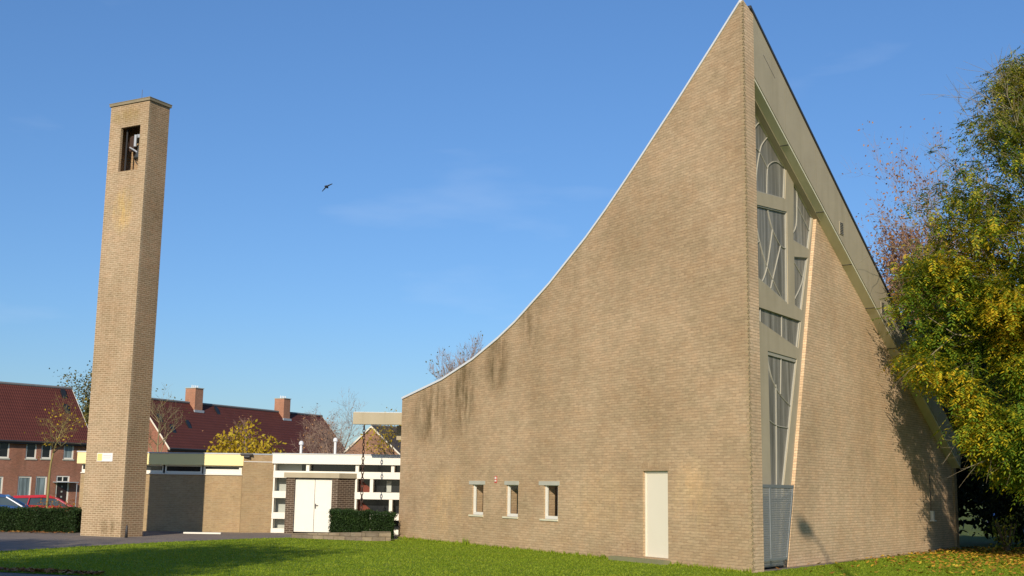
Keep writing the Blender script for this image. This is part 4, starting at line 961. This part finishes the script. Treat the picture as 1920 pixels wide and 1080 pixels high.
# ------------------------------------------------------------------ cars
def carpaint(name, c):
    m, n, b = nodes(name, .25, .5); b.inputs['Base Color'].default_value = (*c, 1); b.inputs['Coat Weight'].default_value = .8; b.inputs['Coat Roughness'].default_value = .05; return m
def car(label, c, loc, az, col, wagon=True, group='cars parked beyond the hedge'):
    r = root('parked_car', label, 'car', group); ex = Vector((math.sin(az), math.cos(az), 0)); n = Vector((math.cos(az), -math.sin(az), 0)); o0 = Vector(loc)
    f = lambda s, w_, z: o0 + ex * s + n * w_ + Vector((0, 0, z))
    P = carpaint(c + '_paint', col)
    # body lower: lofted sections along length: (s, halfwidth, zbot, zbelt, zhood)
    sec = [(-2.15, .62, .42, .70), (-2.1, .76, .30, .94), (-1.7, .84, .24, 1.03), (-.9, .87, .22, 1.03), (.4, .87, .22, 1.0), (1.0, .86, .22, .95), (1.6, .82, .24, .84), (2.0, .74, .30, .70), (2.12, .58, .40, .58)]
    m = MB(); ring = []
    for s, hw, z0, z1 in sec:
        ring.append([f(s, -hw * .96, z0), f(s, -hw, z0 + (z1 - z0) * .45), f(s, -hw * .97, z1 - .05), f(s, -hw * .88, z1), f(s, hw * .88, z1), f(s, hw * .97, z1 - .05), f(s, hw, z0 + (z1 - z0) * .45), f(s, hw * .96, z0)])
    vs = [v for rg in ring for v in rg]; k = 8; fs = []
    for i in range(len(ring) - 1):
        for j in range(k): fs.append((i*k+j, i*k+(j+1) % k, (i+1)*k+(j+1) % k, (i+1)*k+j))
    fs += [tuple(range(k)), tuple(range((len(ring)-1)*k, len(ring)*k))]
    m.add(vs, fs); m.build('body', P, r, smooth=True)
    # cabin
    rear = -2.0 if wagon else -1.45
    prof_lo = [rear, rear + .35, -.1, .55, 1.25]; 
    m = MB()
    m.add([f(rear + .30, -.64, 1.36), f(-.2, -.66, 1.41), (f(.48, -.63, 1.36)), f(.48, .63, 1.36), f(-.2, .66, 1.41), f(rear + .30, .64, 1.36),
           f(rear + .40, -.56, 1.49), f(-.2, -.58, 1.55), f(.34, -.55, 1.49), f(.34, .55, 1.49), f(-.2, .58, 1.55), f(rear + .40, .56, 1.49)],
          [(0, 1, 7, 6), (1, 2, 8, 7), (2, 3, 9, 8), (3, 4, 10, 9), (4, 5, 11, 10), (5, 0, 6, 11), (6, 7, 10, 11), (7, 8, 9, 10), (0, 5, 4, 1), (1, 4, 3, 2)])
    m.build('roof_panel', P, r, smooth=False)
    for w_ in (-1, 1):
        for (p0, p1, rr_) in (((rear + .02, .80, .94), (rear + .36, .62, 1.40), .07), ((-.9, .83, .98), (-.82, .64, 1.40), .035), ((.1, .84, .98), (.02, .64, 1.40), .035), ((1.25, .80, .92), (.44, .61, 1.38), .04)):
            m = MB(); m.tube([f(p0[0], p0[1] * w_, p0[2]), f(p1[0], p1[1] * w_, p1[2])], rr_, 5); m.build('pillar', P, r)
        m = MB(); m.face([f(rear + .05, .79 * w_, .9), f(1.2, .79 * w_, .88), f(.42, .60 * w_, 1.40), f(rear + .42, .60 * w_, 1.41)]); m.build('side_glass', M_CARG, r)
    m = MB(); m.face([f(1.25, -.78, .86), f(1.25, .78, .86), f(.44, .58, 1.40), f(.44, -.58, 1.40)]); m.build('windscreen', M_CARG, r)
    m = MB(); m.face([f(rear, -.76, .88), f(rear, .76, .88), f(rear + .4, .58, 1.41), f(rear + .4, -.58, 1.41)]); m.build('rear_window', M_CARG, r)
    for s in (-1.32, 1.32):
        for w_ in (-.80, .80):
            m = MB(); m.tube([f(s, w_ - .1, .31), f(s, w_ + .1, .31)], .31, 18); wh = m.build('wheel', plain('tyre', (.02, .02, .02), .9), r)
            m = MB(); m.tube([f(s, w_ - .11, .31), f(s, w_ + .11, .31)], .19, 14); m.build('rim', M_ZINC, wh)
    for w_ in (-.6, .6):
        m = MB(); m.tube([f(1.98, w_ - .12, .62), f(2.10, w_, .58)], [.10, .06], 8); m.build('headlight', M_TRIM, r)
        m = MB(); m.box((-2.16, w_ - .1, .7), (-2.08, w_ + .1, .84), f); m.build('tail_light', plain('tail_red', (.4, .02, .02), .3), r)
    return r
M_CARG = glass('car_glass', (.05, .07, .08), .08)
q = at(88, 940, 64); car('red estate car parked behind the hedge before the terraced houses', 'red', (q.x, 64, gz(q.x, 64) + .04), R(72), (.42, .022, .025))
q = at(-2, 940, 60); car('blue car at the left edge behind the hedge', 'blue', (q.x, 60, gz(q.x, 60)), R(78), (.03, .075, .20), False)
q = at(-10, 925, 68); car('dark parked car behind the blue one at the left edge', 'black', (q.x, 69, gz(q.x, 69) + .0), R(75), (.012, .013, .016), False)
q = at(1950, 925, 52); car('bright blue car glimpsed through the shrubs at the right edge', 'bright_blue', (q.x, 52, gz(q.x, 52)), R(80), (.03, .12, .45), True)
M_ORB = leafmat('orange_shrub_leaf', [(0, (.22, .05, .015)), (.5, (.42, .13, .02)), (1, (.50, .28, .04))], None, .3)
for (p_, w_, h_, lab) in ((74, .55, .95, 'small russet shrub peeping above the hedge by the red car'), (104, .8, 1.15, 'larger orange shrub above the hedge before the red car'), (128, .7, 1.0, 'orange shrub above the hedge end beside the tower')):
    q = at(p_, 950, 43.5); shrub(lab, (q.x, 43.5, gz(q.x, 43.5)), (w_, .4), h_, 420, M_ORB, (.05, .11), 'orange_shrub', 'shrub', 'orange shrubs behind the hedge')

# ------------------------------------------------------------------ bird
b0 = at(612, 350, 48); m_ = MB(); r = root('bird', 'small dark bird gliding in the blue sky between the tower and the church', 'bird')
m_.tube([b0 + Vector((-.05, -.16, -.02)), b0 + Vector((0, -.05, 0)), b0 + Vector((.02, .1, 0)), b0 + Vector((.04, .24, .0))], [.015, .05, .045, .01], 8); m_.build('body', M_DARK, r, smooth=True)
for pts in ([(0, 0), (.10, .05), (.24, .12)], [(0, 0), (-.08, -.10), (-.17, -.21)]):
    m_ = MB()
    for i in range(2):
        (x0, z0), (x1, z1) = pts[i], pts[i+1]; w0, w1 = (.075, .06) if i == 0 else (.06, .012)
        a = [b0 + Vector((x0, -w0, z0)), b0 + Vector((x1, -w1, z1)), b0 + Vector((x1, w1 + .03, z1)), b0 + Vector((x0, w0, z0))]
        m_.add(a + [p_ + Vector((0, 0, .02)) for p_ in a], [(0, 1, 2, 3), (7, 6, 5, 4), (0, 4, 5, 1), (1, 5, 6, 2), (2, 6, 7, 3), (3, 7, 4, 0)])
    m_.build('wing', M_DARK, r)
